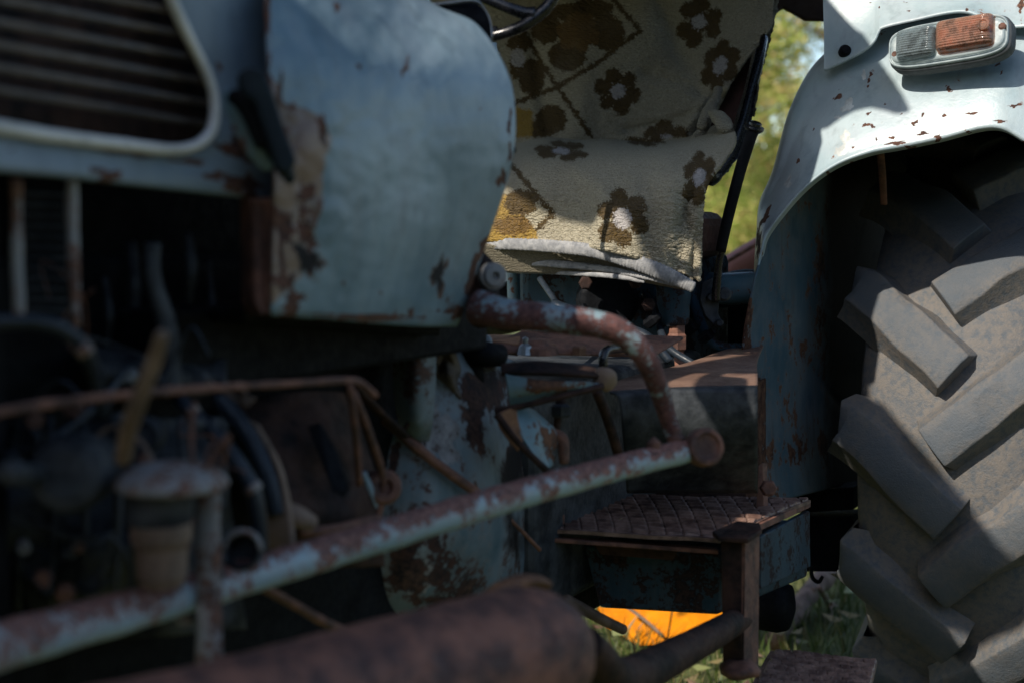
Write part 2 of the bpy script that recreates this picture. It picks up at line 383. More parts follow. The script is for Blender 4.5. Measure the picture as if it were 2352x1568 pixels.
# black latch with its bracket
lt = prism('hood_latch', [(545, 168), (572, 152), (604, 160), (624, 200), (652, 290), (682, 368), (672, 392), (654, 400), (638, 386), (612, 312), (586, 238), (556, 212)], 1.325, FW*.035+LT*-.01, M['latch'], TR, .006)
prism('latch_face', [(556, 212), (586, 236), (612, 312), (636, 380), (622, 372), (590, 320), (560, 262), (543, 225)], 1.345, FW*.02, M['black'], lt, .002)
tube('latch_bracket', [(528, 218, 1.365, 16), (550, 270, 1.365, 26), (585, 335, 1.365, 28), (612, 378, 1.368, 18)], M['bluemetal'], lt, n=24, seg=16, flat=.4, round_=.8, fdir=(0, 1, 0))
tube('latch_cup', [(535, 222, 1.345, 18), (556, 232, 1.34, 24), (572, 262, 1.34, 20), (600, 330, 1.345, 16)], M['black'], lt, n=20, seg=14, flat=.6, round_=.8, fdir=(0, 1, 0))
tube('latch_pin', [(655, 380, 1.37, 12), (664, 408, 1.375, 15), (668, 416, 1.378, 10)], M['latch'], lt, n=10, seg=14, round_=.7)
lathe('rubber_bumper', P(1173, 345, 1.86), LT, [(.006, -.01), (.007, 0), (.004, .006), (.001, .008)], M['black'], TR, smooth=True)
# engine bay, dark castings
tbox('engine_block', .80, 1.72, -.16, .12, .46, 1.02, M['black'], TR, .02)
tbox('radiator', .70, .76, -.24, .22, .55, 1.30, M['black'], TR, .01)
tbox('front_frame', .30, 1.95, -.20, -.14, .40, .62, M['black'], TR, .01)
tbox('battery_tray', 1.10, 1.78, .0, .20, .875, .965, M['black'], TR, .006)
tbox('front_sun_block', .24, .26, -.05, .58, 1.12, 2.10, M['black'], TR, .01)  # unseen panel added ahead of the engine to keep the sun off
tbox('far_side_light_block', .40, 1.95, -.30, -.27, .25, 1.10, M['black'], TR, .01)  # added black panel that keeps sky light out of the engine bay
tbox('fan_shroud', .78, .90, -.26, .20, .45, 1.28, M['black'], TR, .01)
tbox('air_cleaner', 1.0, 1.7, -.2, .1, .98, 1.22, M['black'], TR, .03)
# slim radiator guards
rad = tube('radiator_guard', [(38, 410, 1.19, 14), (38, 560, 1.19, 14), (45, 735, 1.19, 14)], M['guard'], TR, n=16, seg=14, rough=.0015)
tube('radiator_guard', [(166, 410, 1.24, 13), (168, 560, 1.24, 13), (176, 752, 1.24, 12)], M['guard'], TR, n=16, seg=14, rough=.0015)
FV = []; FF = []
fi_ = []
for i in range(13):
    y = 446+i*24
    fi_.append(tube('fin', [(52, y, 1.23, 4), (105, y+2, 1.245, 4), (156, y+4, 1.26, 4)], M['iron'], TR, n=4, seg=6))
join_into('cooling_fins', fi_, TR)
tube('coolant_hose', [(-40, 742, 1.12, 17), (60, 738, 1.13, 17), (140, 755, 1.15, 18), (195, 805, 1.17, 18), (222, 880, 1.2, 17), (236, 950, 1.24, 16)], M['rubberhose'], TR, n=40, seg=16, rough=.001)
tube('water_pipe', [(350, 560, 1.38, 20), (352, 640, 1.38, 20), (385, 760, 1.39, 24), (390, 900, 1.40, 26)], M['iron'], TR, n=24, seg=14, rough=.002)
tube('lever_stub', [(372, 772, 1.10, 17), (356, 820, 1.11, 19), (330, 890, 1.12, 20), (300, 970, 1.14, 21), (282, 1050, 1.17, 20)], M['tan'], TR, n=24, seg=16, round_=.9, rough=.0012)
tube('control_rod', [(-60, 958, 1.05, 12), (60, 934, 1.09, 12), (290, 905, 1.18, 10), (520, 888, 1.30, 8.5), (700, 878, 1.40, 8), (800, 872, 1.46, 8), (830, 880, 1.48, 9), (862, 908, 1.50, 8)], M['rust'], TR, n=70, seg=12, rough=.0008)
tube('side_hose', [(385, 880, 1.42, 17), (430, 935, 1.40, 18), (500, 1005, 1.38, 19), (555, 1075, 1.37, 19), (588, 1150, 1.37, 18), (600, 1260, 1.38, 17)], M['rubberhose'], TR, n=50, seg=16)
tube('inner_hose', [(500, 910, 1.50, 22), (560, 985, 1.49, 22), (610, 1080, 1.48, 22), (640, 1180, 1.48, 22)], M['rubberhose'], TR, n=40, seg=14)
lathe('dynamo', P(150, 1088, 1.22), P(150, 1088, 1)-P(310, 1040, 1.35), [(.001, -.12), (.032, -.12), (.035, -.02), (.031, .0), (.020, .004), (.001, .004)], M['iron'], TR, smooth=False, bevel=.003)
for q_, (x0, y0, x1, y1, d0, rr) in enumerate(((300, 560, 300, 760, 1.50, 26), (430, 540, 432, 700, 1.50, 24), (240, 640, 245, 800, 1.46, 18), (480, 600, 486, 860, 1.55, 16))):
    tube('injector_pipe', [(x0, y0, d0, rr*.5), (x0+10, (y0+y1)/2, d0-.02, rr*.55), (x1, y1, d0, rr*.5)], M['iron'], TR, n=12, seg=12, rough=.003)
mf = sheet('intake_manifold', [[(200, 800, 1.45), (340, 820, 1.46), (520, 835, 1.52)], [(200, 850, 1.40), (340, 860, 1.42), (520, 868, 1.48)], [(210, 900, 1.42), (340, 905, 1.44), (520, 905, 1.5)]], 16, 40, M['iron'], TR, .01, rough=.03, rs=24)
for x, y in ((230, 860), (300, 862), (380, 866), (460, 870)): bolt('manifold_bolt', P(x, y, 1.395), -FW, .009, .008, M['steel'] if x == 300 else M['iron'], mf)
sheet('crankcase', [[(-60, 960, 1.42), (150, 960, 1.44), (330, 960, 1.46), (520, 960, 1.52)], [(-60, 1100, 1.38), (150, 1110, 1.40), (330, 1110, 1.42), (520, 1100, 1.5)], [(-60, 1260, 1.36), (150, 1270, 1.38), (330, 1270, 1.42), (540, 1260, 1.5)], [(-60, 1460, 1.40), (150, 1460, 1.42), (330, 1460, 1.45), (560, 1440, 1.55)]], 70, 90, M['iron'], TR, .008, rough=.05, rs=13)
for x, y, rr in ((70, 1290, .02), (210, 1330, .016), (330, 1000, .018), (60, 1010, .014), (260, 1005, .012)):
    lathe('core_plug', P(x, y, 1.37), -FW, [(rr, -.02), (rr, .004), (rr*.8, .007), (rr*.7, .003), (.001, .003)], M['iron'], TR, seg=20)
tube('fuel_line', [(210, 1010, 1.3, 5), (260, 980, 1.3, 5), (320, 1010, 1.28, 5), (350, 1060, 1.27, 5), (372, 1095, 1.26, 5)], M['tan'], TR, n=30, seg=8)
tube('oil_line', [(60, 1180, 1.3, 7), (150, 1230, 1.3, 7), (260, 1240, 1.32, 7), (300, 1330, 1.34, 7), (250, 1450, 1.34, 7)], M['iron'], TR, n=36, seg=8)
tube('vee_belt', [(120, 1010, 1.25, 6), (190, 960, 1.27, 6), (250, 900, 1.3, 6), (300, 840, 1.34, 6)], M['rubberhose'], TR, n=20, seg=8, flat=1.6)
tube('dynamo_mount', [(20, 1085, 1.16, 30), (90, 1090, 1.22, 26)], M['iron'], TR, n=6, seg=14)
rw = random.Random(4)
for i in range(12):
    x, y, d = rw.uniform(0, 480), rw.uniform(620, 1250), rw.uniform(1.24, 1.36); q = []
    for k in range(5):
        q.append((x, y, d, rw.choice((2.6, 3.4, 5)))); x += rw.uniform(-30, 110); y += rw.uniform(-90, 110); d += rw.uniform(-.02, .03)
    q = [(a, b, c, q[0][3]) for a, b, c, _ in q]
    tube('wire', q, rw.choice((M['rubberhose'], M['iron'], M['rust'], M['tan'])), TR, n=40, seg=7, rough=.0006)
for i in range(26):
    x, y = rw.uniform(10, 560), rw.uniform(930, 1430)
    bolt('engine_bolt', P(x, y, 1.335), Vector((rw.uniform(-.2, .5), -1, rw.uniform(-.2, .3))), rw.uniform(.006, .010), .012, rw.choice((M['iron'], M['guard'], M['rust'], M['iron'])), TR)
for i in range(7):
    x = 40+i*75; tube('crankcase_rib', [(x, 960, 1.385, 9), (x+6, 1100, 1.365, 10), (x+4, 1260, 1.36, 9), (x, 1400, 1.38, 8)], M['iron'], TR, n=12, seg=8, rough=.002)
for x, y, d in ((395, 893, 1.41), (582, 1120, 1.37), (195, 805, 1.165), (440, 945, 1.40)): tube('hose_clamp', [(x-6, y-8, d-.008, 20), (x+6, y+8, d-.008, 20)], M['guard'], TR, n=3, seg=16)
# fuel filter on its bracket
ff = lathe('fuel_filter', P(370, 1205, 1.26), UP, [(.001, -.055), (.018, -.055), (.022, -.045), (.023, -.02), (.027, -.012), (.027, 0), (.024, .004), (.024, .03)], M['tan'], TR, smooth=False, bevel=.002)
lathe('filter_bowl', P(365, 1150, 1.26), UP, [(.028, -.02), (.03, -.01), (.03, .022), (.026, .026)], M['iron'], ff, bevel=.002)
lathe('filter_cap', P(395, 1112, 1.25), UP, [(.047, -.003), (.050, .0), (.049, .003), (.043, .010), (.030, .017), (.012, .020), (.001, .0205)], M['guard'], ff, smooth=True)
tube('filter_post', [(478, 1105, 1.31, 30), (478, 1200, 1.31, 29), (480, 1400, 1.31, 30), (484, 1620, 1.31, 31)], M['guard'], TR, n=30, seg=16, flat=.5, rough=.002, fdir=(0, 1, 0))
lathe('drain_cup', P(556, 1262, 1.36), P(556, 1262, 1)-P(600, 1240, 1.1), [(.018, -.03), (.020, 0), (.017, .004), (.015, 0), (.014, -.02)], M['iron'], TR, smooth=False)
tube('cup_rim', [(512, 1262, 1.35, 5), (525, 1232, 1.35, 7), (556, 1218, 1.35, 8), (588, 1232, 1.35, 7), (600, 1262, 1.35, 5)], M['guard'], TR, n=20, seg=8)
# rusty casting in the middle
sheet('flywheel_housing', [[(500, 940, 1.62), (640, 905, 1.66), (760, 900, 1.72), (800, 905, 1.8)], [(560, 1010, 1.60), (650, 980, 1.64), (770, 960, 1.7), (830, 1000, 1.8)], [(610, 1120, 1.58), (680, 1080, 1.62), (790, 1070, 1.68), (860, 1100, 1.78)], [(640, 1240, 1.58), (700, 1200, 1.60), (800, 1180, 1.66), (870, 1180, 1.76)], [(650, 1300, 1.6), (700, 1300, 1.64), (800, 1300, 1.7), (880, 1300, 1.8)]],
      50, 50, M['darkrust'], TR, .006, rough=.02, rs=14)
prism('housing_slot', [(706, 978, 1.62), (735, 970, 1.62), (775, 1040, 1.62), (800, 1120, 1.61), (792, 1142, 1.61), (765, 1130, 1.60)], 0, FW*.01, M['black'], TR)
sheet('timing_bracket', [[(560, 960, 1.52), (600, 1060, 1.50), (612, 1160, 1.49), (616, 1260, 1.49)], [(590, 975, 1.50), (640, 1065, 1.48), (665, 1160, 1.47), (676, 1260, 1.47)]], 8, 40, M['tan'], TR, .006, rough=.006, rs=20)
tube('bracket_nose', [(640, 1168, 1.5, 24), (680, 1185, 1.5, 26), (715, 1200, 1.51, 20)], M['tan'], TR, n=12, seg=14, round_=.6)
tube('casting_rib', [(690, 1222, 1.55, 11), (780, 1212, 1.6, 12), (870, 1190, 1.68, 12)], M['rust'], TR, n=16, seg=10)
tube('support_rod', [(802, 880, 1.60, 9), (812, 950, 1.62, 10), (820, 1030, 1.65, 9), (826, 1110, 1.68, 9)], M['rust'], TR, n=16, seg=10)
tube('support_rod', [(812, 900, 1.62, 9), (850, 1000, 1.68, 10), (880, 1100, 1.74, 9), (868, 1190, 1.74, 9)], M['rust'], TR, n=16, seg=10)
lathe('pivot_boss', P(884, 1118, 1.74), P(884, 1118, 1)-P(884, 1118, 2)+LT*.5, [(.001, -.04), (.020, -.04), (.022, .0), (.018, .004), (.010, .004), (.009, -.004), (.001, -.004)], M['rust'], TR, bevel=.001)
tube('blue_strip', [(835, 1085, 1.72, 7), (848, 1120, 1.73, 10), (862, 1162, 1.74, 8)], M['hood'], TR, n=12, seg=10, round_=.5)
# bell housing flank
HOUSE_R = [(940, 1290, 50, 80, 0, .45), (1010, 1280, 50, 100, 0, .45), (1090, 960, 22, 60, 0, .8), (970, 950, 16, 80, 0, .6), (900, 1100, 20, 60, 0, .6), (1120, 900, 40, 60, 0, .7), (1190, 1010, 40, 80, 0, .8), (1040, 1370, 60, 50, 0, .5), (880, 1240, 30, 30, 0, .7)]
HOUSE_P = [(1000, 1010, 80, 130, 0, .75), (960, 1330, 60, 80, 0, .75)]
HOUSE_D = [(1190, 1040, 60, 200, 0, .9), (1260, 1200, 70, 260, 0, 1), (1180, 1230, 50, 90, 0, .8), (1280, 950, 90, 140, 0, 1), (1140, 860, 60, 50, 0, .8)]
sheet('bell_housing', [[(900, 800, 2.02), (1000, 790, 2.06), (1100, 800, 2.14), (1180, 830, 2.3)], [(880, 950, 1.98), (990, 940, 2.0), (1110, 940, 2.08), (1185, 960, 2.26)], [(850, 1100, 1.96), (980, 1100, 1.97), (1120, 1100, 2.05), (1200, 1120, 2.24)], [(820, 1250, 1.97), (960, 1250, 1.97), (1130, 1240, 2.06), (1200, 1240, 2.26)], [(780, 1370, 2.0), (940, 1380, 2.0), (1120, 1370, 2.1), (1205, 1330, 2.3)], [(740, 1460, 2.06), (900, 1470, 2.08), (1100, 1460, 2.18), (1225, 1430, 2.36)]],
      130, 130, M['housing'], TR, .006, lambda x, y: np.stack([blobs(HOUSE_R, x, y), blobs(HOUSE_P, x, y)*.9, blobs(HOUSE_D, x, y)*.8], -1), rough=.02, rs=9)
tube('housing_rib', [(880, 960, 1.95, 11), (960, 1030, 1.955, 12), (1030, 1085, 1.97, 12), (1100, 1135, 1.99, 11)], M['rust'], TR, n=30, seg=8, rough=.002)
tube('brace_bar', [(810, 885, 1.75, 14), (870, 945, 1.82, 15), (930, 1000, 1.9, 13)], M['darkrust'], TR, n=20, seg=8, flat=.5, rough=.002)
# bracket under the hood's rear end
prism('support_bracket', [(884, 752, 1.83), (1010, 770, 1.93), (1010, 795, 1.93), (884, 780, 1.83)], 0, LT*-.1, M['rustlight'], TR, .002)
sheet('support_column', [[(905, 790, 1.93), (960, 790, 1.90), (1000, 795, 1.93)], [(905, 880, 1.94), (955, 880, 1.90), (998, 880, 1.93)], [(915, 960, 1.95), (955, 960, 1.92), (992, 970, 1.95)], [(925, 1010, 1.98), (955, 1010, 1.96), (985, 1010, 1.98)]], 50, 30, M['housing'], TR, .004, rough=.012, rs=16)
tube('drain_wire', [(1002, 760, 1.93, 10), (1006, 800, 1.94, 8), (985, 870, 1.93, 5), (960, 940, 1.93, 6), (930, 985, 1.93, 6)], M['darkrust'], TR, n=30, seg=8, rough=.003)
# steering gear: housing, nut, drop arm, drag link
sg = tube('steering_box', [(1085, 590, 1.93, 30), (1105, 640, 1.92, 42), (1105, 700, 1.9, 36), (1110, 730, 1.88, 34)], M['darkrust'], TR, n=20, seg=18, rough=.003)
tube('shaft_boss', [(1085, 640, 1.95, 36), (1120, 638, 1.90, 34)], M['darkrust'], sg, n=6, seg=18)
lathe('shaft_nut', P(1137, 634, 1.865), P(1137, 634, 1)-P(1085, 642, 1.06), [(.018, -.02), (.018, -.006), (.0135, -.005), (.0135, .004), (.0055, .005), (.005, -.002), (.001, -.002)], M['guard'], sg, seg=24, smooth=False)
tube('drop_arm', [(1095, 705, 1.86, 40), (1150, 720, 1.84, 36), (1230, 728, 1.83, 34), (1320, 736, 1.82, 33), (1400, 752, 1.82, 31), (1456, 788, 1.83, 29), (1496, 848, 1.85, 26), (1522, 920, 1.88, 22), (1546, 1000, 1.90, 20)], M['pipe'], TR, n=110, seg=28, rough=.0014, top=(0, 0, 1, -.14))
dl = tube('drag_link', [(-620, 1680, .80, 78), (-120, 1520, 1.05, 60), (0, 1482, 1.13, 57), (300, 1400, 1.27, 48), (600, 1312, 1.40, 42), (900, 1222, 1.53, 37), (1200, 1132, 1.68, 33), (1450, 1066, 1.82, 29), (1590, 1032, 1.90, 26)], M['link'], TR, n=160, seg=28, rough=.0016, top=(-.35, .1, 1, .30))
ja = (P(1640, 1026, 1.88)-P(1560, 1040, 1.98)).normalized()
lathe('ball_joint', P(1608, 1028, 1.90), ja, [(.016, -.012), (.017, -.006), (.024, -.002), (.026, .006), (.026, .018), (.024, .023), (.018, .024), (.016, .020), (.010, .019), (.001, .019)], M['rust'], dl, seg=32, bevel=.0008)
lathe('joint_stud', P(1553, 1002, 1.89), UP, [(.012, -.02), (.012, .0), (.008, .003), (.006, .012), (.001, .013)], M['rust'], dl, seg=16)
lathe('grease_nipple', P(1502, 1020, 1.85), UP, [(.009, -.015), (.009, .003), (.005, .006), (.001, .010)], M['rust'], dl, seg=8)
# rusty exhaust muffler
mu = tube('muffler', [(-420, 1960, .84, 240), (120, 1800, 1.02, 200), (500, 1705, 1.15, 186), (900, 1590, 1.30, 172), (1180, 1512, 1.42, 160), (1215, 1500, 1.44, 154)], M['muffler'], TR, n=60, seg=48, round_=.45, rough=.0015)
tube('muffler_seam', [(1100, 1385, 1.55, 26), (1150, 1350, 1.56, 32), (1210, 1330, 1.58, 34), (1250, 1340, 1.6, 26)], M['rustlight'], mu, n=20, seg=12, flat=.5, rough=.003)
tube('exhaust_pipe', [(1345, 1475, 1.55, 40), (1375, 1520, 1.6, 50), (1420, 1560, 1.7, 52), (1520, 1520, 1.9, 44), (1640, 1455, 2.1, 34), (1700, 1420, 2.25, 30)], M['darkrust'], TR, n=50, seg=20, rough=.001)
tube('wooden_stick', [(1300, 1375, 2.3, 13), (1380, 1420, 2.35, 13), (1432, 1445, 2.38, 12)], M['tan'], TR, n=12, seg=10, round_=.5)
bpy.data.objects['wooden_stick'].name = 'tie_rod'
tube('brake_rod', [(600, 1345, 1.5, 12), (680, 1390, 1.56, 11), (770, 1440, 1.62, 12), (830, 1455, 1.66, 11)], M['rust'], TR, n=20, seg=10)
tube('stay_rod', [(1110, 1140, 2.1, 5), (1180, 1200, 2.15, 5), (1240, 1262, 2.2, 5)], M['rust'], TR, n=8, seg=8)
# gearbox top with its caps
gb = tbox('gearbox', 1.98, 2.75, -.22, .17, .42, .80, M['iron'], TR, .02)
prism('gearbox_ear', [(1030, 768, 2.12), (1125, 768, 2.12), (1145, 850, 2.12), (1020, 850, 2.12)], 0, FW*.12, M['housing'], TR, .006)
for q in (1047, 1100): bolt('ear_bolt', P(q, 764, 2.15), UP, .011, .008, M['darkrust'], TR)
tube('gear_shaft', [(1075, 800, 2.09, 28), (1110, 812, 2.08, 30), (1150, 815, 2.1, 26)], M['black'], TR, n=10, seg=16)
tube('oil_filler', [(1075, 815, 2.09, 26), (1085, 860, 2.1, 28), (1085, 895, 2.12, 28)], M['black'], TR, n=10, seg=14)
def lvl(z, pts): return [(a, b, DH(b, z)) for a, b in pts]
prism('top_cover', [(1105, 800, 2.30), (1500, 812, 2.36), (1500, 822, 2.36), (1105, 812, 2.30)], 0, AX*.14+UP*.02, M['rust'], TR, .003)
prism('wood_wedge', [(1112, 780, 2.35), (1190, 790, 2.33), (1198, 768, 2.4), (1120, 768, 2.42)], 0, UP*-.02, M['rustlight'], TR, .002)
bpy.data.objects['wood_wedge'].name = 'shift_cover'
lathe('grease_fitting', P(1207, 800, 2.3), UP, [(.014, -.01), (.010, .004), (.004, .008), (.005, .016), (.001, .019)], M['steel'], TR, seg=12)
lathe('filler_plug', P(1237, 797, 2.32), UP, [(.034, -.012), (.032, 0), (.022, .003), (.018, .012), (.015, .013)], M['rust'], TR, seg=18, bevel=.001)
for q, y in ((1262, 806), (1330, 810), (1420, 806), (1470, 800)): bolt('cover_bolt', P(q, y, 2.33), UP, .013, .012, M['rustlight'], TR)
tube('hydraulic_elbow', [(1386, 842, 2.2, 11), (1386, 818, 2.2, 11), (1394, 804, 2.21, 11), (1412, 800, 2.23, 11), (1440, 799, 2.26, 11)], M['blackgloss'], TR, n=24, seg=14)
lathe('elbow_nut', P(1450, 799, 2.28), P(1450, 799, 2.28)-P(1400, 800, 2.2), [(.012, -.008), (.013, -.004), (.013, .006), (.010, .008)], M['blackgloss'], TR, seg=6)
# pedal bracket
pb = sheet('pedal_bracket', [[(1150, 838, 2.02), (1240, 832, 2.03), (1330, 842, 2.05), (1392, 852, 2.08)], [(1152, 858, 2.0), (1240, 858, 2.0), (1330, 862, 2.02), (1395, 868, 2.06)]], 10, 30, M['darkrust'], TR, .006, rough=.004, rs=20)
sheet('bracket_face', [[(1160, 858, 2.0), (1240, 872, 2.0), (1330, 876, 2.02), (1385, 880, 2.05)], [(1168, 900, 2.0), (1240, 895, 2.0), (1320, 890, 2.02), (1385, 888, 2.05)], [(1172, 932, 2.02), (1230, 915, 2.02), (1300, 900, 2.03), (1380, 892, 2.05)]], 24, 60, M['bluemetal'], pb, .004)
tube('bracket_edge', [(1136, 945, 2.0, 10), (1180, 936, 2.0, 8), (1280, 912, 2.01, 7), (1385, 886, 2.04, 8)], M['darkrust'], pb, n=24, seg=8)
tube('bracket_tip', [(1374, 860, 2.05, 20), (1392, 870, 2.05, 27), (1402, 885, 2.06, 20)], M['tan'], pb, n=10, seg=14, flat=.4, round_=.5, fdir=(0, 1, 0))
sheet('bracket_side', [[(1142, 948, 1.99), (1185, 932, 2.0)], [(1150, 985, 1.99), (1188, 960, 2.0)], [(1190, 1035, 1.99), (1200, 1010, 2.0)]], 20, 10, M['rustlight'], pb, .005)
sheet('arm_face', [[(1185, 932, 2.02), (1205, 935, 2.03), (1225, 942, 2.05)], [(1185, 975, 2.0), (1235, 975, 2.02), (1284, 1000, 2.06)], [(1215, 1030, 2.0), (1245, 1035, 2.02), (1272, 1045, 2.06)], [(1255, 1075, 2.02), (1262, 1072, 2.03), (1268, 1068, 2.06)]], 40, 40, M['bluemetal'], pb, .004)
tube('arm_edge', [(1140, 950, 1.99, 9), (1185, 1010, 1.99, 8), (1230, 1055, 2.0, 8), (1262, 1085, 2.01, 9)], M['darkrust'], pb, n=20, seg=8)
tube('arm_knob', [(1275, 995, 2.06, 12), (1292, 1010, 2.06, 14), (1296, 1060, 2.06, 12)], M['rust'], pb, n=14, seg=12, round_=.5)
tube('arm_rod', [(1215, 935, 2.08, 4), (1250, 965, 2.08, 4), (1290, 1000, 2.08, 4)], M['tan'], pb, n=8, seg=8)
sc_ = tube('brake_cable', [(1290, 905, 2.12, 10), (1287, 930, 2.12, 13), (1282, 952, 2.12, 10), (1278, 1000, 2.12, 8)], M['darkrust'], TR, n=20, seg=10)
lathe('cable_nut', P(1288, 938, 2.11), UP, [(.014, -.012), (.016, -.008), (.016, .004), (.012, .007)], M['iron'], TR, seg=6)
tube('pedal_lever', [(1370, 895, 2.15, 12), (1395, 960, 2.2, 12), (1420, 1040, 2.25, 12)], M['darkrust'], TR, n=12, seg=10)
# floor box and driver's platform
sheet('platform_top', [[(1400, 900, 2.28), (1480, 893, 2.28), (1600, 888, 2.28), (1740, 886, 2.28)], [(1412, 880, 2.34), (1500, 874, 2.34), (1600, 870, 2.35), (1740, 866, 2.36)], [(1480, 858, 2.46), (1540, 848, 2.52), (1620, 836, 2.56), (1740, 828, 2.62)], [(1540, 850, 2.56), (1600, 828, 2.66), (1680, 800, 2.86), (1760, 780, 3.0)]], 40, 60, M['floorplate'], TR, .004, rough=.002)
sheet('platform_front', [[(1400, 900, 2.28), (1560, 890, 2.28), (1740, 886, 2.28)], [(1420, 915, 2.26), (1560, 905, 2.26), (1740, 905, 2.26)], [(1430, 1000, 2.28), (1560, 1000, 2.28), (1740, 1000, 2.28)], [(1440, 1130, 2.36), (1560, 1130, 2.4), (1740, 1130, 2.4)]], 40, 40, M['iron'], TR, .004, rough=.004)
for q in ([(1440, 640, 2.9, 9), (1500, 700, 2.8, 9), (1530, 790, 2.7, 9), (1600, 840, 2.65, 9)], [(1580, 640, 2.95, 12), (1600, 720, 2.9, 13), (1640, 790, 2.85, 12), (1720, 800, 2.85, 11)], [(1270, 700, 2.7, 14), (1380, 740, 2.65, 12), (1480, 770, 2.62, 12), (1540, 830, 2.6, 10)], [(1240, 640, 2.8, 7), (1290, 720, 2.7, 7), (1300, 800, 2.5, 6)]):
    tube('hydraulic_hose', q, M['rubberhose'] if q[0][3] != 12 else M['bluebox'], TR, n=30, seg=10)
for q in ((1500, 735, 2.72), (1590, 752, 2.8), (1625, 770, 2.8), (1420, 745, 2.6), (1330, 715, 2.62)): lathe('hose_fitting', P(*q), Vector((.6, -.5, .5)), [(.008, -.02), (.011, -.016), (.011, .006), (.008, .010), (.007, .018), (.001, .018)], M['black'], TR, seg=6)
# rear axle, hydraulics
ra = tube('rear_axle', [(1290, 660, 3.15, 60), (1420, 660, 3.1, 70), (1560, 665, 3.05, 62), (1640, 668, 3.02, 42), (1760, 662, 2.98, 40)], M['bluebox'], TR, n=50, seg=24, rough=.012, rs=12)
tube('axle_tube', [(1652, 668, 2.94, 34), (1672, 664, 2.93, 38), (1700, 662, 2.92, 38), (1760, 660, 2.9, 38)], M['bluemetal'], ra, n=14, seg=20, rough=.003)
tbox('hydraulic_housing', 2.62, 3.0, -.20, .14, .74, 1.0, M['bluebox'], TR, .03)
lathe('hydraulic_cap', P(1400, 690, 2.78), P(1400, 690, 2)-P(1400, 690, 3)+LT*.2, [(.06, -.05), (.06, 0), (.05, .008), (.02, .01), (.001, .01)], M['black'], TR, seg=24, bevel=.003)
for q, y in ((1345, 650), (1460, 648), (1490, 700)): bolt('housing_bolt', P(q, y, 2.72), P(0, 0, 0)-FW, .014, .010, M['darkrust'], TR) if 0 else bolt('housing_bolt', P(q, y, 2.72), -FW, .014, .010, M['darkrust'], TR)
tube('valve_body', [(1545, 650, 2.75, 42), (1548, 700, 2.74, 38), (1552, 748, 2.74, 28)], M['bluebox'], TR, n=20, seg=14, rough=.006)
tube('hydraulic_line', [(1553, 740, 2.74, 18), (1556, 790, 2.74, 12), (1560, 818, 2.73, 12), (1562, 850, 2.70, 12)], M['rust'], TR, n=16, seg=12)
lathe('line_nut', P(1554, 782, 2.735), UP, [(.016, -.02), (.020, -.016), (.020, .010), (.017, .014), (.017, .03)], M['rust'], TR, seg=6, bevel=.001)
prism('quadrant', [(1612, 650), (1640, 635), (1655, 655), (1650, 720), (1662, 748), (1645, 752), (1620, 725), (1608, 690)], 2.78, FW*.012, M['iron'], TR, .002)
for q, y, r in ((1632, 683, .008), (1663, 676, .014), (1652, 742, .008)): lathe('quadrant_pin', P(q, y, 2.77), -FW, [(r, -.01), (r, .006), (r*.7, .010), (.001, .010)], M['iron'], TR, seg=16)
lv = tube('control_lever', [(1645, 690, 2.76, 10), (1646, 660, 2.75, 10), (1652, 600, 2.73, 8.5), (1660, 570, 2.72, 8.5)], M['blackgloss'], TR, n=20, seg=14)
tube('lever_grip', [(1655, 578, 2.72, 12), (1672, 500, 2.71, 13), (1698, 400, 2.70, 13.5), (1722, 320, 2.69, 14.5), (1731, 297, 2.69, 15)], M['black'], lv, n=30, seg=20)
lathe('grip_flange', P(1733, 291, 2.69), P(1733, 291, 2.69)-P(1724, 325, 2.69)+(FW*-.012), [(.014, -.010), (.0185, -.005), (.0195, -.002), (.0185, .001), (.0125, .002), (.0125, .007), (.010, .009), (.0075, .008), (.007, -.005), (.001, -.005)], M['blackgloss'], lv, seg=28, smooth=False)
# seat shell under the blanket
st = sheet('seat_back', [[(1200, -160, DS(1200, 3.22)), (1500, -160, DS(1500, 3.22)), (1780, -160, DS(1780, 3.24))], [(1200, 60, DS(1200, 3.15)), (1500, 60, DS(1500, 3.15)), (1752, 80, DS(1752, 3.15))], [(1200, 240, DS(1200, 3.08)), (1500, 240, DS(1500, 3.08)), (1712, 240, DS(1712, 3.08))], [(1200, 400, DS(1200, 3.04)), (1500, 400, DS(1500, 3.04)), (1672, 395, DS(1672, 3.04))]], 30, 40, M['brownpanel'], TR, .01)
tube('seat_rail', [(1755, 90, DS(1755, 2.99), 9), (1742, 150, DS(1742, 2.93), 10), (1722, 220, DS(1722, 2.88), 11), (1700, 300, DS(1700, 2.82), 12), (1672, 370, DS(1672, 2.78), 12), (1640, 408, DS(1640, 2.74), 10)], M['blackgloss'], st, n=40, seg=12, flat=1.6)
prism('seat_side', [(1757, 95, 3.12), (1740, 200, 3.0), (1722, 300, 2.95), (1700, 360, 2.92), (1640, 420, 2.9), (1660, 380, 2.86), (1690, 300, 2.88), (1712, 220, 2.93), (1738, 110, 3.05)], 0, FW*.05, M['blackgloss'], st, .003)
lathe('seat_bolt', P(1642, 412, 2.86), Vector((.5, -.3, -.6)), [(.016, -.01), (.018, .0), (.014, .006), (.001, .008)], M['blackgloss'], st, seg=20)
tbox('seat_pan', 2.60, 2.86, -.27, .18, .985, 1.08, M['brownpanel'], TR, .03)
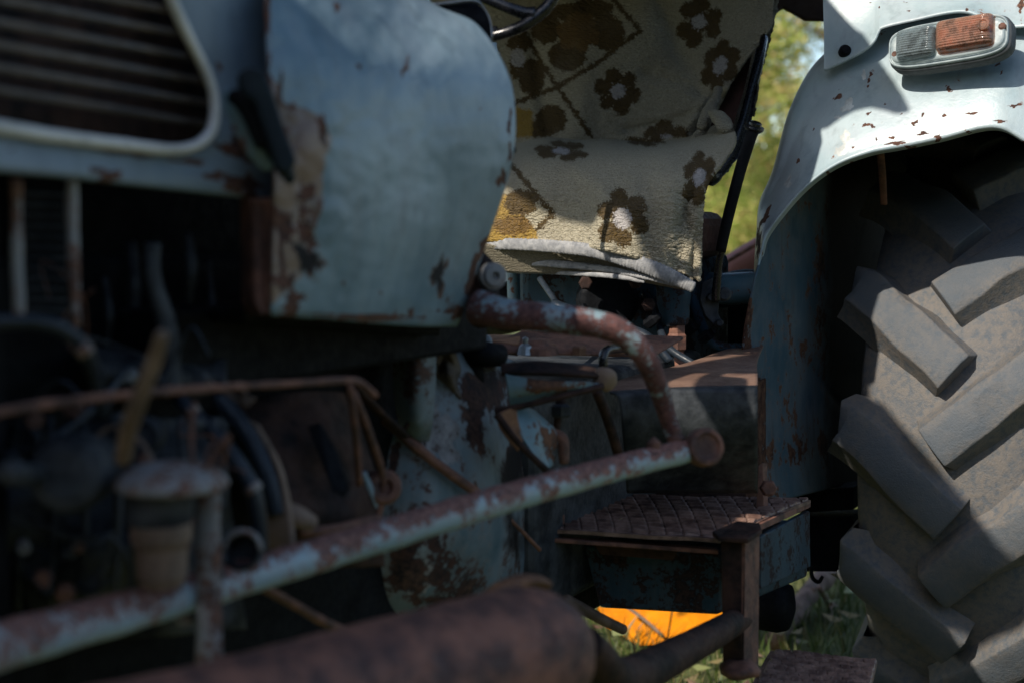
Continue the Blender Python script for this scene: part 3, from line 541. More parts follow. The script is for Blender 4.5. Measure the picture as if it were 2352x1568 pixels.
# steering wheel, its column and a clear visor behind the hood
sw = tube('steering_wheel', [(1096, -10, 2.2, 12), (1150, 12, 2.2, 13), (1200, 30, 2.2, 15), (1228, 34, 2.2, 18)], M['blackgloss'], TR, n=20, seg=14)
tube('wheel_spoke', [(1110, 88, 2.22, 13), (1160, 76, 2.21, 13), (1200, 60, 2.2, 14), (1240, 32, 2.2, 15), (1262, 10, 2.2, 14), (1285, -30, 2.2, 13)], M['blackgloss'], sw, n=30, seg=14)
tube('wheel_rim', [(1000, 40, 2.15, 12), (1100, 96, 2.2, 12), (1140, 70, 2.22, 12)], M['blackgloss'], sw, n=20, seg=12)
sheet('visor', [[(985, 12, 2.0), (1040, 6, 2.0), (1088, 2, 2.0)], [(1020, 40, 1.98), (1070, 30, 1.98), (1122, 40, 1.98)], [(1060, 90, 1.98), (1100, 92, 1.98), (1130, 88, 1.98)]], 16, 20, M['black'], TR, .003)
tube('visor_edge', [(975, 14, 1.99, 4), (1030, 8, 1.985, 5), (1088, 2, 1.98, 5), (1112, 20, 1.98, 1.6), (1126, 50, 1.975, 1.6), (1130, 88, 1.97, 1.6)], M['steel'], TR, n=40, seg=8)
tube('dash_post', [(1132, 100, 2.4, 9), (1136, 150, 2.4, 9), (1140, 300, 2.4, 9)], M['hood'], TR, n=6, seg=10)
# cab back board
prism('cab_board', [(1080, -220), (1960, -220), (1960, 40), (1895, 48), (1850, 46), (1822, 30), (1800, 18), (1780, 34), (1700, 10), (1080, 60)], 3.6, FW*.02, M['board'], TR, .004)
# ---------------------------------------------------------------- near fender, its wall and lamp
E = [(1737, 636), (1749, 578), (1767, 529), (1839, 441), (1912, 384), (1993, 352), (2076, 336), (2158, 319), (2279, 292), (2352, 322), (2440, 380)]
Sx = [(1733, 630), (1739, 540), (1746, 468), (1777, 393), (1822, 243), (1897, 130), (2050, 62), (2200, 20), (2335, -20), (2400, -30), (2470, -40)]
def sE(i): return 2.72+.006*i
rows = []
for t in (0, .06, .2, .45, .7, 1.0, 1.35, 1.8):
    r = []
    for i, (e, s_) in enumerate(zip(E, Sx)):
        x = e[0]*(1-t)+s_[0]*t; y = e[1]*(1-t)+s_[1]*t
        if t > 1: x, y = (s_[0]+(t-1)*6, s_[1]+(t-1)*4) if i < 6 else (s_[0]+(t-1)*8, s_[1]-(t-1)*200)
        s = sE(i)+(.15*t**1.2 if i > 4 else .12*t) + (.10*(t-1) if t > 1 else 0) - .015*math.sin(min(t, 1)*math.pi)
        if i < 6 and t > 1: s += .3*(t-1)
        r.append((x, y, DS(x, s)))
    rows.append(r)
lip = [(e[0]+4, e[1]+6, DS(e[0], sE(i)+.02)) for i, e in enumerate(E)]
FB = [(2090, 338, 10, 6), (2005, 292, 5, 4), (2100, 285, 9, 5), (2035, 240, 9, 4, -40), (1925, 225, 13, 4, -30), (2180, 208, 8, 7), (2235, 262, 16, 4, 0), (2330, 245, 16, 9, 0, 1), (2350, 330, 20, 9), (2120, 308, 14, 5), (2155, 318, 9, 6), (1960, 375, 9, 5), (1900, 395, 8, 5), (2060, 330, 30, 4, -10), (1870, 300, 4, 3),
      (2225, 302, 6, 4), (2170, 267, 8, 4), (1998, 185, 3, 26, 15, .9), (2300, 172, 5, 4), (2290, 150, 6, 4), (1995, 262, 9, 6), (1990, 288, 9, 5), (1985, 245, 5, 4), (1930, 205, 4, 3), (2300, 280, 24, 4, 0), (1744, 560, 8, 40, 8, .75), (1760, 500, 8, 24, 25, .7), (1835, 372, 6, 4), (2070, 262, 5, 4), (2120, 265, 4, 4), (2013, 322, 5, 4), (2050, 318, 5, 4), (1960, 340, 4, 3)]
FP = [(1950, 245, 24, 20), (1925, 272, 12, 7), (1985, 175, 8, 20, 10), (1945, 330, 26, 34, 10), (1930, 348, 18, 14), (1812, 420, 9, 26, 30), (1755, 520, 8, 30, 10), (2090, 320, 20, 8)]
fe = sheet('fender', [lip]+rows, 150, 220, M['fender'], TR, .004, lambda x, y: np.stack([blobs(FB, x, y)*1.0, blobs(FP, x, y)*.75, x*0], -1), rough=.008, rs=6)
# upper plate with its bolt
up_e = [(1893, 158), (1902, 157), (1945, 138), (1985, 117), (2008, 96), (2018, 76), (2030, 66), (2090, 52), (2211, 31), (2290, 60), (2345, 64), (2440, 50)]
def DU(x): return DS(x, 2.82)
ur = [[(x, y, DU(x)) for x, y in up_e], [(x+(0 if x > 1895 else 0), y-6, DU(x)-.004) for x, y in up_e], [(x, y-(y+10)*.5, DU(x)+.02) for x, y in up_e], [(x-(0 if x > 1900 else 3), -30-.02*(x-1890), DU(x)+.05) for x, y in up_e], [(x-(0 if x > 1900 else 5), -260-.02*(x-1890), DU(x)+.14) for x, y in up_e]]
UB = [(1940, 60, 4, 3), (2088, 28, 6, 4), (1946, 85, 4, 3), (2020, 20, 4, 3), (2000, 8, 5, 3), (2345, 20, 8, 30, 0, .8), (2080, 8, 6, 3), (2220, 25, 5, 3), (1960, 110, 5, 3)]
upl = sheet('fender_plate', ur, 60, 160, M['fender'], TR, .005, lambda x, y: np.stack([blobs(UB, x, y)*.8, x*0, x*0], -1), rough=.005, rs=7)
tube('plate_edge_shadow', [(x, y, DU(x)-.003, 2.6) for x, y in up_e], M['black'], upl, n=120, seg=8)  # black strip drawn as the shadow under the plate's lower edge
lathe('plate_bolt', P(1941, 117, DU(1941)-.008), -FW+UP*.3, [(.012, -.01), (.012, .003), (.009, .007), (.001, .008)], M['black'], upl, seg=18, smooth=False, bevel=.001)
# inner wall of the fender, seen from the wheel side
wr = [[(1735, 634, 2.80), (1795, 455, 2.95), (1875, 378, 3.15), (1965, 330, 3.50), (2085, 300, 4.1)]]+[[(x+dx, y+(x-1712)*k, d) for x, d in ((1712, 2.80), (1790, 2.95), (1870, 3.15), (1960, 3.50), (2080, 4.1))] for y, dx, k in ((760, -2, 0), (880, -9, 0), (1020, -8, -.06), (1168, -2, -.24))]
def wd(x, y):
    c = distpath([(1762, 560), (1790, 680), (1840, 810), (1900, 900), (1980, 980)], x, y)
    return .012*np.exp(-(c/10)**2)+.02*np.exp(-((x-1720)/9)**2)*0
fw_ = sheet('fender_wall', wr, 120, 100, M['fender_in'], TR, .005, lambda x, y: np.stack([blobs([(1725, 950, 22, 240, 0, .5), (1712, 700, 8, 300, 0, .6), (1830, 1050, 40, 60, 0, .3)], x, y), x*0, np.clip((x-1860)/70, 0, .9)], -1), rough=.01, rs=4, disp=wd)  # far end painted near-black in place of shade behind the tyre
sheet('wall_patch', [[(1703, 884, 2.785), (1730, 878, 2.80), (1757, 868, 2.87)], [(1706, 1020, 2.785), (1730, 1010, 2.80), (1757, 1010, 2.87)], [(1713, 1170, 2.785), (1735, 1170, 2.80), (1757, 1165, 2.87)]], 60, 20, M['fender_in'], fw_, .004, lambda x, y: np.stack([x*0+.3, x*0, x*0], -1))
# the underside of the arch
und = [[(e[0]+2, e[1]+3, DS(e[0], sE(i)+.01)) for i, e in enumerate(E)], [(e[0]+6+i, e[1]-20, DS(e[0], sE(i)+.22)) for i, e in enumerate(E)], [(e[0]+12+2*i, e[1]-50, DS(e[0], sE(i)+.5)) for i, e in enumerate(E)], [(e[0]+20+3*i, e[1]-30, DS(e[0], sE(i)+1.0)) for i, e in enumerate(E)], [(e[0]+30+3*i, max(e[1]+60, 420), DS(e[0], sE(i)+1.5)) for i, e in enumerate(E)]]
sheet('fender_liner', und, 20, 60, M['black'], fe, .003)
tube('arch_stay', [(2022, 350, 2.9, 9), (2026, 400, 2.95, 9), (2030, 470, 3.0, 8)], M['rust'], fe, n=8, seg=8, flat=.4)
# fender lamp
LC = P(2180, 98, DS(2180, 2.75)); LX = (P(2316, 76, DS(2316, 2.735))-P(2046, 120, DS(2046, 2.765))).normalized()
LZ = (UP - LX*UP.dot(LX)).normalized(); LZ = (LZ+AX*.25).normalized(); LZ = (LZ-LX*LZ.dot(LX)).normalized(); LN = LX.cross(LZ).normalized()
if LN.y > 0: LN = -LN
def superlamp(name, hw, hh, prof, mat, parent, cx=0, cz=0, ex=3.5, seg=72, ribs=0, exr=None):
    V = []
    for (k, h) in prof:
        for j in range(seg):
            a = 2*math.pi*j/seg; ca, sa = math.cos(a), math.sin(a)
            x = math.copysign(abs(ca)**(2/ex), ca)*(hw-(1-k)*.03 if k > .2 else hw*k); z = math.copysign(abs(sa)**(2/ex), sa)*hh*k
            hz = h
            if ribs and k < .97: hz += .0010*math.sin(z*ribs)
            V.append(LC+LX*(cx+x)+LZ*(cz+z)+LN*hz)
    f = grid_faces(len(prof), seg, True); f.append(tuple(range(len(V)-seg, len(V))))
    return mesh(name, V, f, mat, parent, True)
def lensmat(name, tint, base, f):
    m, n, b = nodes(name); b.inputs['Base Color'].default_value = (*base, 1); b.inputs['Roughness'].default_value = .12; b.inputs['Coat Weight'].default_value = .6
    dn = nz(n, vec(n), 45, 6, .7); n.links.new(mixc(n, step(n, dn, .40, .62), base, tuple(k*.28 for k in base)), b.inputs['Base Color']); t = n.nodes.new('ShaderNodeBsdfTransparent'); t.inputs[0].default_value = (*tint, 1); mx = n.nodes.new('ShaderNodeMixShader'); n.links.new(step(n, dn, .35, .65, f-.15, min(1, f+.3)), mx.inputs[0])
    n.links.new(t.outputs[0], mx.inputs[1]); n.links.new(b.outputs[0], mx.inputs[2]); n.links.new(mx.outputs[0], n.nodes['Material Output'].inputs[0]); return (m,)
mg = lensmat('lens_clear', (.70, .76, .78), (.30, .36, .38), .40)
ma = lensmat('lens_amber', (.86, .55, .38), (.46, .29, .22), .45)
M['lampbase'] = plain('lamp_base', (.17, .22, .24), (.30, .36, .37), 30, .42, .0006)
M['rubber'] = plain('gasket', (.02, .025, .03), (.05, .06, .065), 30, .6, .0006)
lamp = superlamp('fender_lamp', .113, .042, [(1.0, -.02), (1.02, .0), (1.02, .008), (.99, .013), (.94, .014), (.90, .010), (.86, .008), (.82, .014), (.78, .016), (.6, .016), (.1, .016)], M['lampbase'], TR, ex=4, cz=-.002)
M['inner'] = plain('lamp_inside', (.03, .05, .06), (.14, .17, .18), 40, .35, 0, .5)
superlamp('lamp_gasket', .116, .046, [(1.0, -.02), (1.0, .002), (.95, .006), (.5, .006), (.1, .006)], M['rubber'], lamp, ex=4, cz=-.004, cx=.002)
def lens(name, x0, x1, z0, z1, H, base, mat):
    nu, nv = 60, 110; V = []
    for i in range(nu):
        for j in range(nv):
            u, v = i/(nu-1)*2-1, j/(nv-1)*2-1
            cu, cv = abs(u), abs(v)
            h = H*(1-cu**10)**.5*(1-cv**5)**.5
            rib = .0007*math.sin((z0+(z1-z0)*j/(nv-1))*2*math.pi/.0045)*(1 if cu < .93 and cv < .9 else 0)
            cr_ = 1-.10*cu**8*cv**8
            V.append(LC+LX*((x0+x1)/2+u*(x1-x0)/2*cr_)+LZ*((z0+z1)/2+v*(z1-z0)/2*cr_)+LN*(base+h+rib))
    return mesh(name, V, grid_faces(nu, nv), mat, lamp, True, 0, .0022)
lens('clear_lens', -.093, -.018, -.030, .030, .026, .012, mg[0])
lens('amber_lens', -.017, .090, -.027, .035, .028, .012, ma[0])
M['inner2'] = plain('amber_inside', (.40, .22, .15), (.80, .62, .52), 30, .4, 0)
superlamp('amber_holder', .048, .026, [(1, .013), (1, .017), (.3, .018), (.05, .018)], M['inner2'], lamp, cx=.036, cz=.004)
superlamp('lens_holder', .032, .024, [(1, .014), (1, .018), (.3, .018), (.05, .018)], M['inner'], lamp, cx=-.056)
lathe('bulb', LC+LX*-.06+LN*.022, LX, [(.001, -.012), (.007, -.010), (.009, 0), (.007, .01), (.006, .024), (.001, .025)], M['steel'], lamp, smooth=True)
for q, z in ((.078, .006), (-.100, -.012)):
    lathe('lamp_screw', LC+LX*q*1.0+LZ*z+LN*(.046 if q > 0 else .012), LN, [(.011, -.008), (.011, .0), (.008, .0015), (.006, -.001), (.001, -.001)] if q > 0 else [(.007, -.003), (.007, .003), (.004, .005), (.001, .005)], ma[0] if q > 0 else M['rust'], lamp, seg=20)
lathe('lamp_screw', LC+LX*.103+LZ*.008+LN*.013, LN, [(.007, -.003), (.007, .003), (.004, .005), (.001, .005)], M['rust'], lamp, seg=20)
# ---------------------------------------------------------------- rear wheel
WS, WL, WZ, WR = 3.72, .61, .55, .80
mt, n_, b_ = nodes('tyre_rubber'); at_ = n_.nodes.new('ShaderNodeAttribute'); at_.attribute_name = 'mask'; sp_ = n_.nodes.new('ShaderNodeSeparateColor'); n_.links.new(at_.outputs['Color'], sp_.inputs[0]); v_ = vec(n_); q1 = nz(n_, v_, 9, 6, .6); q2 = nz(n_, v_, 60, 6, .7); q3 = nz(n_, v_, 260, 3)
dust = math_(n_, 'MULTIPLY', step(n_, math_(n_, 'ADD', math_(n_, 'MULTIPLY', q1, .5), math_(n_, 'SUBTRACT', .55, math_(n_, 'MULTIPLY', sp_.outputs[0], .27))), .42, .80), step(n_, q2, .3, .62))
n_.links.new(mixc(n_, dust, (.060, .074, .088), (.125, .113, .100)), b_.inputs['Base Color']); b_.inputs['Roughness'].default_value = .72
bump(n_, b_, math_(n_, 'ADD', q2, math_(n_, 'MULTIPLY', q3, .5)), .003, .7)
M['tyre'] = mt
def W3(l, th, r):    # th: angle on the wheel, 0 = foremost point, positive upward
    return T3(WS-math.cos(th)*r, WL+l, WZ+math.sin(th)*r)
V = []; prof = [(-.12, .42), (-.17, .50), (-.198, .59), (-.200, .66), (-.185, .712), (-.145, .738), (-.07, .750), (0, .753), (.07, .750), (.145, .738), (.185, .712), (.200, .66), (.198, .59), (.17, .50), (.12, .42)]
NT = 240
for i in range(NT):
    th = 2*math.pi*i/NT
    for l, r in prof: V.append(W3(l, th, r+noise.noise(Vector((l*8, math.cos(th)*6, math.sin(th)*6)))*.003))
fc = []
npf = len(prof)
for i in range(NT):
    for j in range(npf-1):
        k = (i+1) % NT; fc.append((i*npf+j, i*npf+j+1, k*npf+j+1, k*npf+j))
TM = [.12]*len(V)
NL = 16; pitch = 2*math.pi/NL; TH0 = .115
for side in (-1, 1):
    for q in range(NL):
        th0 = TH0+q*pitch+(0 if side < 0 else pitch*.5)
        base = len(V); st_n = 22
        for i in range(st_n):
            t = i/(st_n-1)
            if t < .2: u = t/.2; l = -.204-.010*u; rt = .66+.115*u**.8; th = th0; lw, hw = .054, .041
            else:
                u = (t-.2)/.8; l = -.214+.232*u; rt = .778+.020*math.sin(min(1, u*1.3)*math.pi/2); th = th0-.25*(u**1.18)+.005*math.sin(u*7+q); lw, hw = .061, .042+.004*u
            for (o, top) in ((-lw*1.30, 0), (-hw*1.22, .42), (-hw*.98, .93), (-hw*.5, 1), (hw*.5, 1), (hw*.98, .93), (hw*1.22, .42), (lw*1.30, 0)):
                if t < .2: L_ = l+(.022 if not top else 0); dth = o/.8; rr = rt-(0 if top else .03)
                else: L_ = l+o*.62; dth = o*.80/.8; rr = .728 if not top else .735+(rt-.735)*top
                wv = noise.noise(Vector((q*3.1+side, t*5, o*20)))*.009; TM.append(1.0 if top == 1 else (.45 if top > .9 else 0))
                V.append(W3(-L_ if side > 0 else L_, th+dth+wv, rr+wv))
        for i in range(st_n-1):
            for j in range(7):
                a = base+i*8+j; fc.append((a, a+1, a+9, a+8))
        fc.append(tuple(base+j for j in range(8))); fc.append(tuple(base+(st_n-1)*8+j for j in range(8)))
wh = lathe('rear_wheel', T3(WS, WL, WZ), LT, [(.40, -.12), (.43, -.12), (.41, -.10), (.40, -.02), (.12, .0), (.10, .03), (.001, .03)], M['hood'], TR, seg=48)
ty = mesh('tyre', V, fc, mt, wh, True, .011, 0, np.stack([np.array(TM)]*3, -1))
# ---------------------------------------------------------------- footstep
HS = .55
def LV(px, py, z): return (px, py, DH(py, z))
step_c = [LV(1222, 1216, HS), LV(1652, 1243, HS), LV(1862, 1150, HS), LV(1440, 1142, HS)]
q4 = [P(*c) for c in step_c]
fs = empty('footstep', T3(2.3, .4, .3)-TO); fs.parent = TR
def plate_on(name, q, parent, mat, nn=300, dia=True, th=.006):
    V = []; 
    for i in range(nn):
        for j in range(nn):
            u, v = i/(nn-1), j/(nn-1); p = (q[0]*(1-u)+q[1]*u)*(1-v)+(q[3]*(1-u)+q[2]*u)*v
            h = 0
            if dia and .05 < u < .98 and v > .04:
                x, y = (u+.6135*v)*11, v*13+u*1.3
                gx, gy = abs((x % 1)-.5), (y % 1)
                h = 0 if gx > .40 else .003+.004*max(0, 1-abs(gy-.35)/.28)
            V.append(p+UP*(h+noise.noise(p*12)*.003))
    return mesh(name, V, grid_faces(nn, nn), mat, parent, False, 0, th)
M['stepplate'] = plain('step_plate_rust', (.07, .038, .03), (.24, .15, .115), 26, .42, .0012)
sp1 = plate_on('step_plate', q4, fs, M['stepplate'])
prism('step_box', [(1338, 1250, 2.42), (1655, 1268, 2.40), (1650, 1412, 2.40), (1376, 1396, 2.42)], 0, P(1860, 1200, 2.66)-P(1655, 1268, 2.40)-UP*(P(1860, 1200, 2.66).z-P(1655, 1268, 2.40).z), M['bluebox'], fs, .006)
prism('step_ledge', [(1250, 1234, 2.33), (1650, 1262, 2.28), (1650, 1272, 2.28), (1250, 1243, 2.33)], 0, FW*.03, M['rust'], fs, .001)
prism('box_lid_flap', [(1362, 1246, 2.36), (1560, 1262, 2.33), (1545, 1286, 2.34), (1380, 1272, 2.36)], 0, FW*.01, M['darkrust'], fs, .001)
prism('step_post', [(1657, 1240, 2.22), (1712, 1243, 2.20), (1708, 1545, 2.20), (1662, 1545, 2.22)], 0, FW*.006, M['darkrust'], fs, .001)
prism('post_flange', [(1712, 1243, 2.20), (1745, 1225, 2.27), (1742, 1530, 2.27), (1709, 1545, 2.20)], 0, LT*-.006, M['rust'], fs, .001)
prism('gusset_plate', [(1636, 1218, 2.22), (1692, 1195, 2.30), (1745, 1200, 2.29), (1750, 1214, 2.22), (1718, 1236, 2.18), (1650, 1232, 2.2)], 0, UP*-.008, M['darkrust'], fs, .002)
prism('side_rail', [(1725, 1212, 2.30), (1862, 1150, 2.62), (1862, 1164, 2.62), (1725, 1228, 2.30)], 0, LT*-.006, M['rust'], fs, .001)
prism('box_side', [(1748, 1232, 2.32), (1860, 1172, 2.62), (1862, 1300, 2.62), (1748, 1352, 2.32)], 0, LT*-.01, M['bluebox'], fs, .002)
tube('hook_bracket', [(1222, 1222, 2.33, 11), (1240, 1245, 2.33, 12), (1248, 1290, 2.34, 11), (1250, 1350, 2.36, 10)], M['darkrust'], fs, n=14, seg=8)
bolt('step_bolt', P(1280, 1196, 2.36), UP, .014, .014, M['rust'], fs)
prism('bolt_bracket', [(1742, 1068, 2.50), (1752, 1062, 2.50), (1754, 1176, 2.50), (1736, 1180, 2.50)], 0, LT*.012+FW*.02, M['rust'], fs, .001)
bolt('bracket_bolt', P(1764, 1120, 2.47), P(1775, 1122, 2.42)-P(1764, 1120, 2.47), .015, .014, M['rust'], fs)
prism('angle_iron', [(1508, 1126, 2.60), (1712, 1132, 2.60), (1712, 1154, 2.60), (1508, 1146, 2.60)], 0, FW*.01, M['darkrust'], fs, .001)
q5 = [P(*LV(1690, 1640, .29)), P(*LV(1985, 1640, .29)), P(*LV(2015, 1522, .29)), P(*LV(1770, 1497, .29))]
plate_on('lower_plate', q5, fs, M['stepplate'], 90)
prism('lower_plate_edge', [(2012, 1522, DH(1522, .285)), (1985, 1640, DH(1640, .285)), (1985, 1660, DH(1640, .285)), (2012, 1537, DH(1522, .285))], 0, LT*-.004, M['rust'], fs, .001)
lathe('weld_bead', P(1700, 1532, 2.2), UP, [(.03, -.01), (.032, 0), (.02, .008), (.001, .01)], M['rust'], fs, smooth=True, rough=.006)
# under-chassis: black canister and cross members
lathe('air_tank', P(1790, 1392, 3.0), LT, [(.001, -.1), (.04, -.1), (.052, -.085), (.055, 0), (.048, .02), (.02, .03), (.001, .03)], M['black'], TR, smooth=True)
prism('cross_member', [(1820, 1128, 3.3), (1960, 1118, 3.35), (1960, 1170, 3.35), (1820, 1178, 3.3)], 0, AX*.1, M['black'], TR)
prism('drawbar_frame', [(1820, 1188, 3.3), (1960, 1184, 3.35), (1960, 1312, 3.35), (1820, 1312, 3.3)], 0, AX*.1, M['black'], TR)
tube('chain_hook', [(1862, 1300, 3.2, 5), (1866, 1325, 3.2, 5), (1880, 1335, 3.2, 5), (1890, 1322, 3.2, 4)], M['black'], TR, n=14, seg=8)
prism('axle_carrier', [(1540, 690), (1735, 690), (1735, 840), (1540, 860)], 3.35, FW*.05, M['black'], TR)
# transmission underside and far fender
tbox('belly', 1.9, 3.6, -.2, .15, .36, .70, M['black'], TR, .03)
tube('far_axle', [(1190, 700, 3.5, 60), (1100, 720, 3.8, 60), (900, 740, 4.3, 60)], M['black'], TR, n=8, seg=16)
prism('far_fender', [(1120, 560, 3.9), (1250, 560, 3.6), (1252, 720, 3.6), (1120, 740, 3.9)], 0, LT*-.02, M['fender'], TR)
tube('far_post', [(1180, 600, 3.2, 16), (1182, 720, 3.2, 16)], M['bluemetal'], TR, n=8, seg=12)
# ---------------------------------------------------------------- blanket
BL = empty('blanket', T3(2.6, 0, 1.05))
tag(BL, 'cream fleece blanket with brown flowers draped over the tractor seat', 'blanket')
CREAM, BROWN, GOLD, WHITE = np.array((.54, .50, .375)), np.array((.115, .072, .016)), np.array((.46, .30, .06)), np.array((.62, .60, .60))
def flower(x, y, cx, cy, R, r, rc, sx=1, sy=1, rot=0, n=6, dist=None):
    an = math.radians(rot); dx, dy = (x-cx), (y-cy)
    u = (dx*math.cos(an)+dy*math.sin(an))/sx; v = (-dx*math.sin(an)+dy*math.cos(an))/sy
    m = np.zeros(x.shape, bool)
    for k in range(n):
        a = 2*math.pi*k/n+.25
        a += .10*math.sin(k*3.1+cx); m |= np.hypot(u-R*math.cos(a)*(1+.05*math.sin(k*1.7+cy)), v-R*math.sin(a)) < r*(1+.10*math.sin(k*2.3+cx))
    m |= np.hypot(u, v) < R*.62
    return m, np.hypot(u, v) < rc
def bcol(x, y):
    x = x+3*np.sin(y*.31)*.5; y = y+np.sin(x*.27)*1.2
    jit = np.random.normal(0, 2.0, x.shape)
    x = x+jit; y = y+np.random.normal(0, 2.0, x.shape)
    c = np.tile(CREAM, (len(x), 1))
    def br(m, v=BROWN): c[m] = v
    back = y < 318
    # back: large clover with a golden flower in it
    for (a, b, r1, r2) in ((1256, 70, 36, 32), (1396, 76, 40, 42), (1305, 130, 44, 36), (1360, 22, 52, 22), (1300, 30, 40, 20), (1325, 80, 40, 40)):
        br(back & (np.hypot((x-a)/r1, (y-b)/r2) < 1))
    m, cc = flower(x, y, 1328, 76, 30, 19, 14); br(m & back, np.array((.20, .115, .028)))
    for pth in ([(1200, 70), (1240, 135), (1282, 201), (1320, 255), (1362, 322)], [(1180, 240), (1230, 222), (1282, 201), (1374, 147), (1420, 110), (1472, 72), (1445, 42), (1420, 12), (1390, -30)]):
        br(back & (distpath(pth, x, y) < 5.5))
    for (cx, cy, R, r, rc, sx, sy, rot) in ((1420, 211, 36, 19, 17, 1, 1, 0), (1607, 52, 38, 20, 17, .95, 1.05, 25), (1656, 152, 34, 20, 19, .8, 1.15, 20), (1533, 328, 36, 20, 18, 1, .95, 10), (1500, -70, 38, 20, 18, 1, 1, 0)):
        m, cc = flower(x, y, cx, cy, R, r, rc, sx, sy, rot); br(m & back); br(cc & back, WHITE)
    for (a, b, r1, r2) in ((1195, 100, 30, 20), (1222, 178, 32, 42), (1185, 150, 14, 34), (1268, 276, 36, 34), (1245, 300, 26, 30)):
        br(back & (np.hypot((x-a)/r1, (y-b)/r2) < 1))
    br(back & (np.hypot((x-1190)/16, (y-135)/22) < 1), WHITE)
    br(back & (x < 1225) & (y > 244+.3*(x-1180)) & (np.hypot((x-1268)/37, (y-276)/35) > 1), GOLD)
    # seat
    s = ~back
    m, cc = flower(x, y, 1290, 351, 36, 18, 17, 1.18, .46, 3); br(m & s); br(cc & s, WHITE)
    m, cc = flower(x, y, 1482, 326, 32, 16, 5, 1.1, .30, 3); br(m & s)
    m, cc = flower(x, y, 1430, 504, 40, 21, 22, 1.0, 1.12, 8); br(m & s); br(cc & s, WHITE)
    m, cc = flower(x, y, 1606, 412, 34, 18, 17, .78, 1.2, 10); br(m & s); br(cc & s, WHITE)
    br(s & (distpath([(1160, 368), (1200, 410), (1245, 462), (1272, 492), (1248, 515), (1222, 545)], x, y) < 6))
    br(s & (x < 1236) & (y > 432+.25*(x-1100)) & (x-1100 < (y-380)*.9) & (distpath([(1160, 368), (1200, 410), (1245, 462), (1272, 492)], x, y) > 14), GOLD)
    br(s & (np.hypot((x-1198)/38, (y-468)/30) < 1)); br(s & (np.hypot((x-1180)/46, (y-520)/22) < 1), np.array((.24, .14, .03)))
    return c
mb, n_, b_ = nodes('fleece'); v_ = vec(n_)
a_ = n_.nodes.new('ShaderNodeAttribute'); a_.attribute_name = 'mask'
t1 = nz(n_, v_, 210, 4, .7, 1.5); t2 = nz(n_, v_, 700, 3, .7); lo = nz(n_, v_, 12, 4)
sh = mixc(n_, step(n_, t1, .25, .7), (.62, .58, .52), (1.12, 1.1, 1.06))
mm = n_.nodes.new('ShaderNodeMix'); mm.data_type = 'RGBA'; mm.blend_type = 'MULTIPLY'; mm.inputs[0].default_value = 1
n_.links.new(a_.outputs['Color'], mm.inputs[6]); n_.links.new(sh, mm.inputs[7])
n_.links.new(mixc(n_, step(n_, lo, .45, .8, 0, .3), mm.outputs[2], (.26, .21, .15)), b_.inputs['Base Color'])
b_.inputs['Roughness'].default_value = .95; b_.inputs['Sheen Weight'].default_value = .08; b_.inputs['Sheen Roughness'].default_value = .6; b_.inputs['Specular IOR Level'].default_value = .1
wv_ = n_.nodes.new('ShaderNodeTexWave'); wv_.inputs['Scale'].default_value = 55; wv_.inputs['Distortion'].default_value = 9; wv_.inputs['Detail'].default_value = 3; wv_.inputs['Detail Scale'].default_value = 2.5; wv_.bands_direction = 'Z'; n_.links.new(v_, wv_.inputs['Vector'])
bump(n_, b_, math_(n_, 'ADD', math_(n_, 'ADD', t1, math_(n_, 'MULTIPLY', wv_.outputs['Fac'], .45)), math_(n_, 'MULTIPLY', t2, .35)), .007, 1.0)
M['fleece'] = mb
def nap(px, py):
    P3 = np.stack([px*.06+py*.02, py*.14-px*.03, px*0], -1)
    return np.array([noise.noise(Vector(p)*1.3)*.0034+noise.noise(Vector(p)*3.3)*.0020 for p in P3.tolist()])
def srow(y, s, ps): return [(x, yy, DS(x, s+y*((x-1400)/280)**2)) for x, yy in ps]
backR = [[(1120, -150), (1300, -150), (1500, -150), (1690, -150), (1800, -140)], [(1135, 0), (1300, 0), (1500, 0), (1680, 0), (1775, 20)], [(1140, 90), (1290, 90), (1480, 90), (1640, 90), (1772, 62)], [(1160, 160), (1290, 160), (1460, 160), (1600, 160), (1700, 160)], [(1175, 230), (1290, 230), (1450, 230), (1580, 232), (1658, 232)], [(1180, 290), (1290, 290), (1440, 292), (1550, 290), (1628, 290)], [(1180, 345), (1290, 345), (1440, 345), (1540, 345), (1610, 345)]]
bs = [3.14, 3.08, 3.05, 3.03, 3.01, 3.0, 2.99]
BR = [srow(0, s, [(r[0][0]-150, r[0][1])]+r) for s, r in zip(bs, backR)]
def folds(px, py):
    d = nap(px, py)
    c = distpath([(1655, 225), (1625, 270), (1600, 310)], px, py)
    d += .018*np.exp(-(c/16)**2)-.012*np.exp(-((c-26)/12)**2)+.006*np.sin(c/5.5)*np.exp(-(c/28)**2)
    for q, w, am in (([(1500, -40), (1560, 120), (1640, 230)], 26, .016), ([(1300, -40), (1340, 120), (1330, 300)], 30, -.014), ([(1620, 250), (1540, 280), (1440, 300)], 12, .014), ([(1640, 230), (1560, 190), (1480, 170)], 14, .010), ([(1220, 60), (1240, 180), (1260, 310)], 18, .012)):
        d += am*np.exp(-(distpath(q, px, py)/w)**2)
    return d+.010*np.sin(px*.02+py*.013)
sheet('back_cover', BR, 420, 400, mb, BL, .007, bcol, disp=folds)
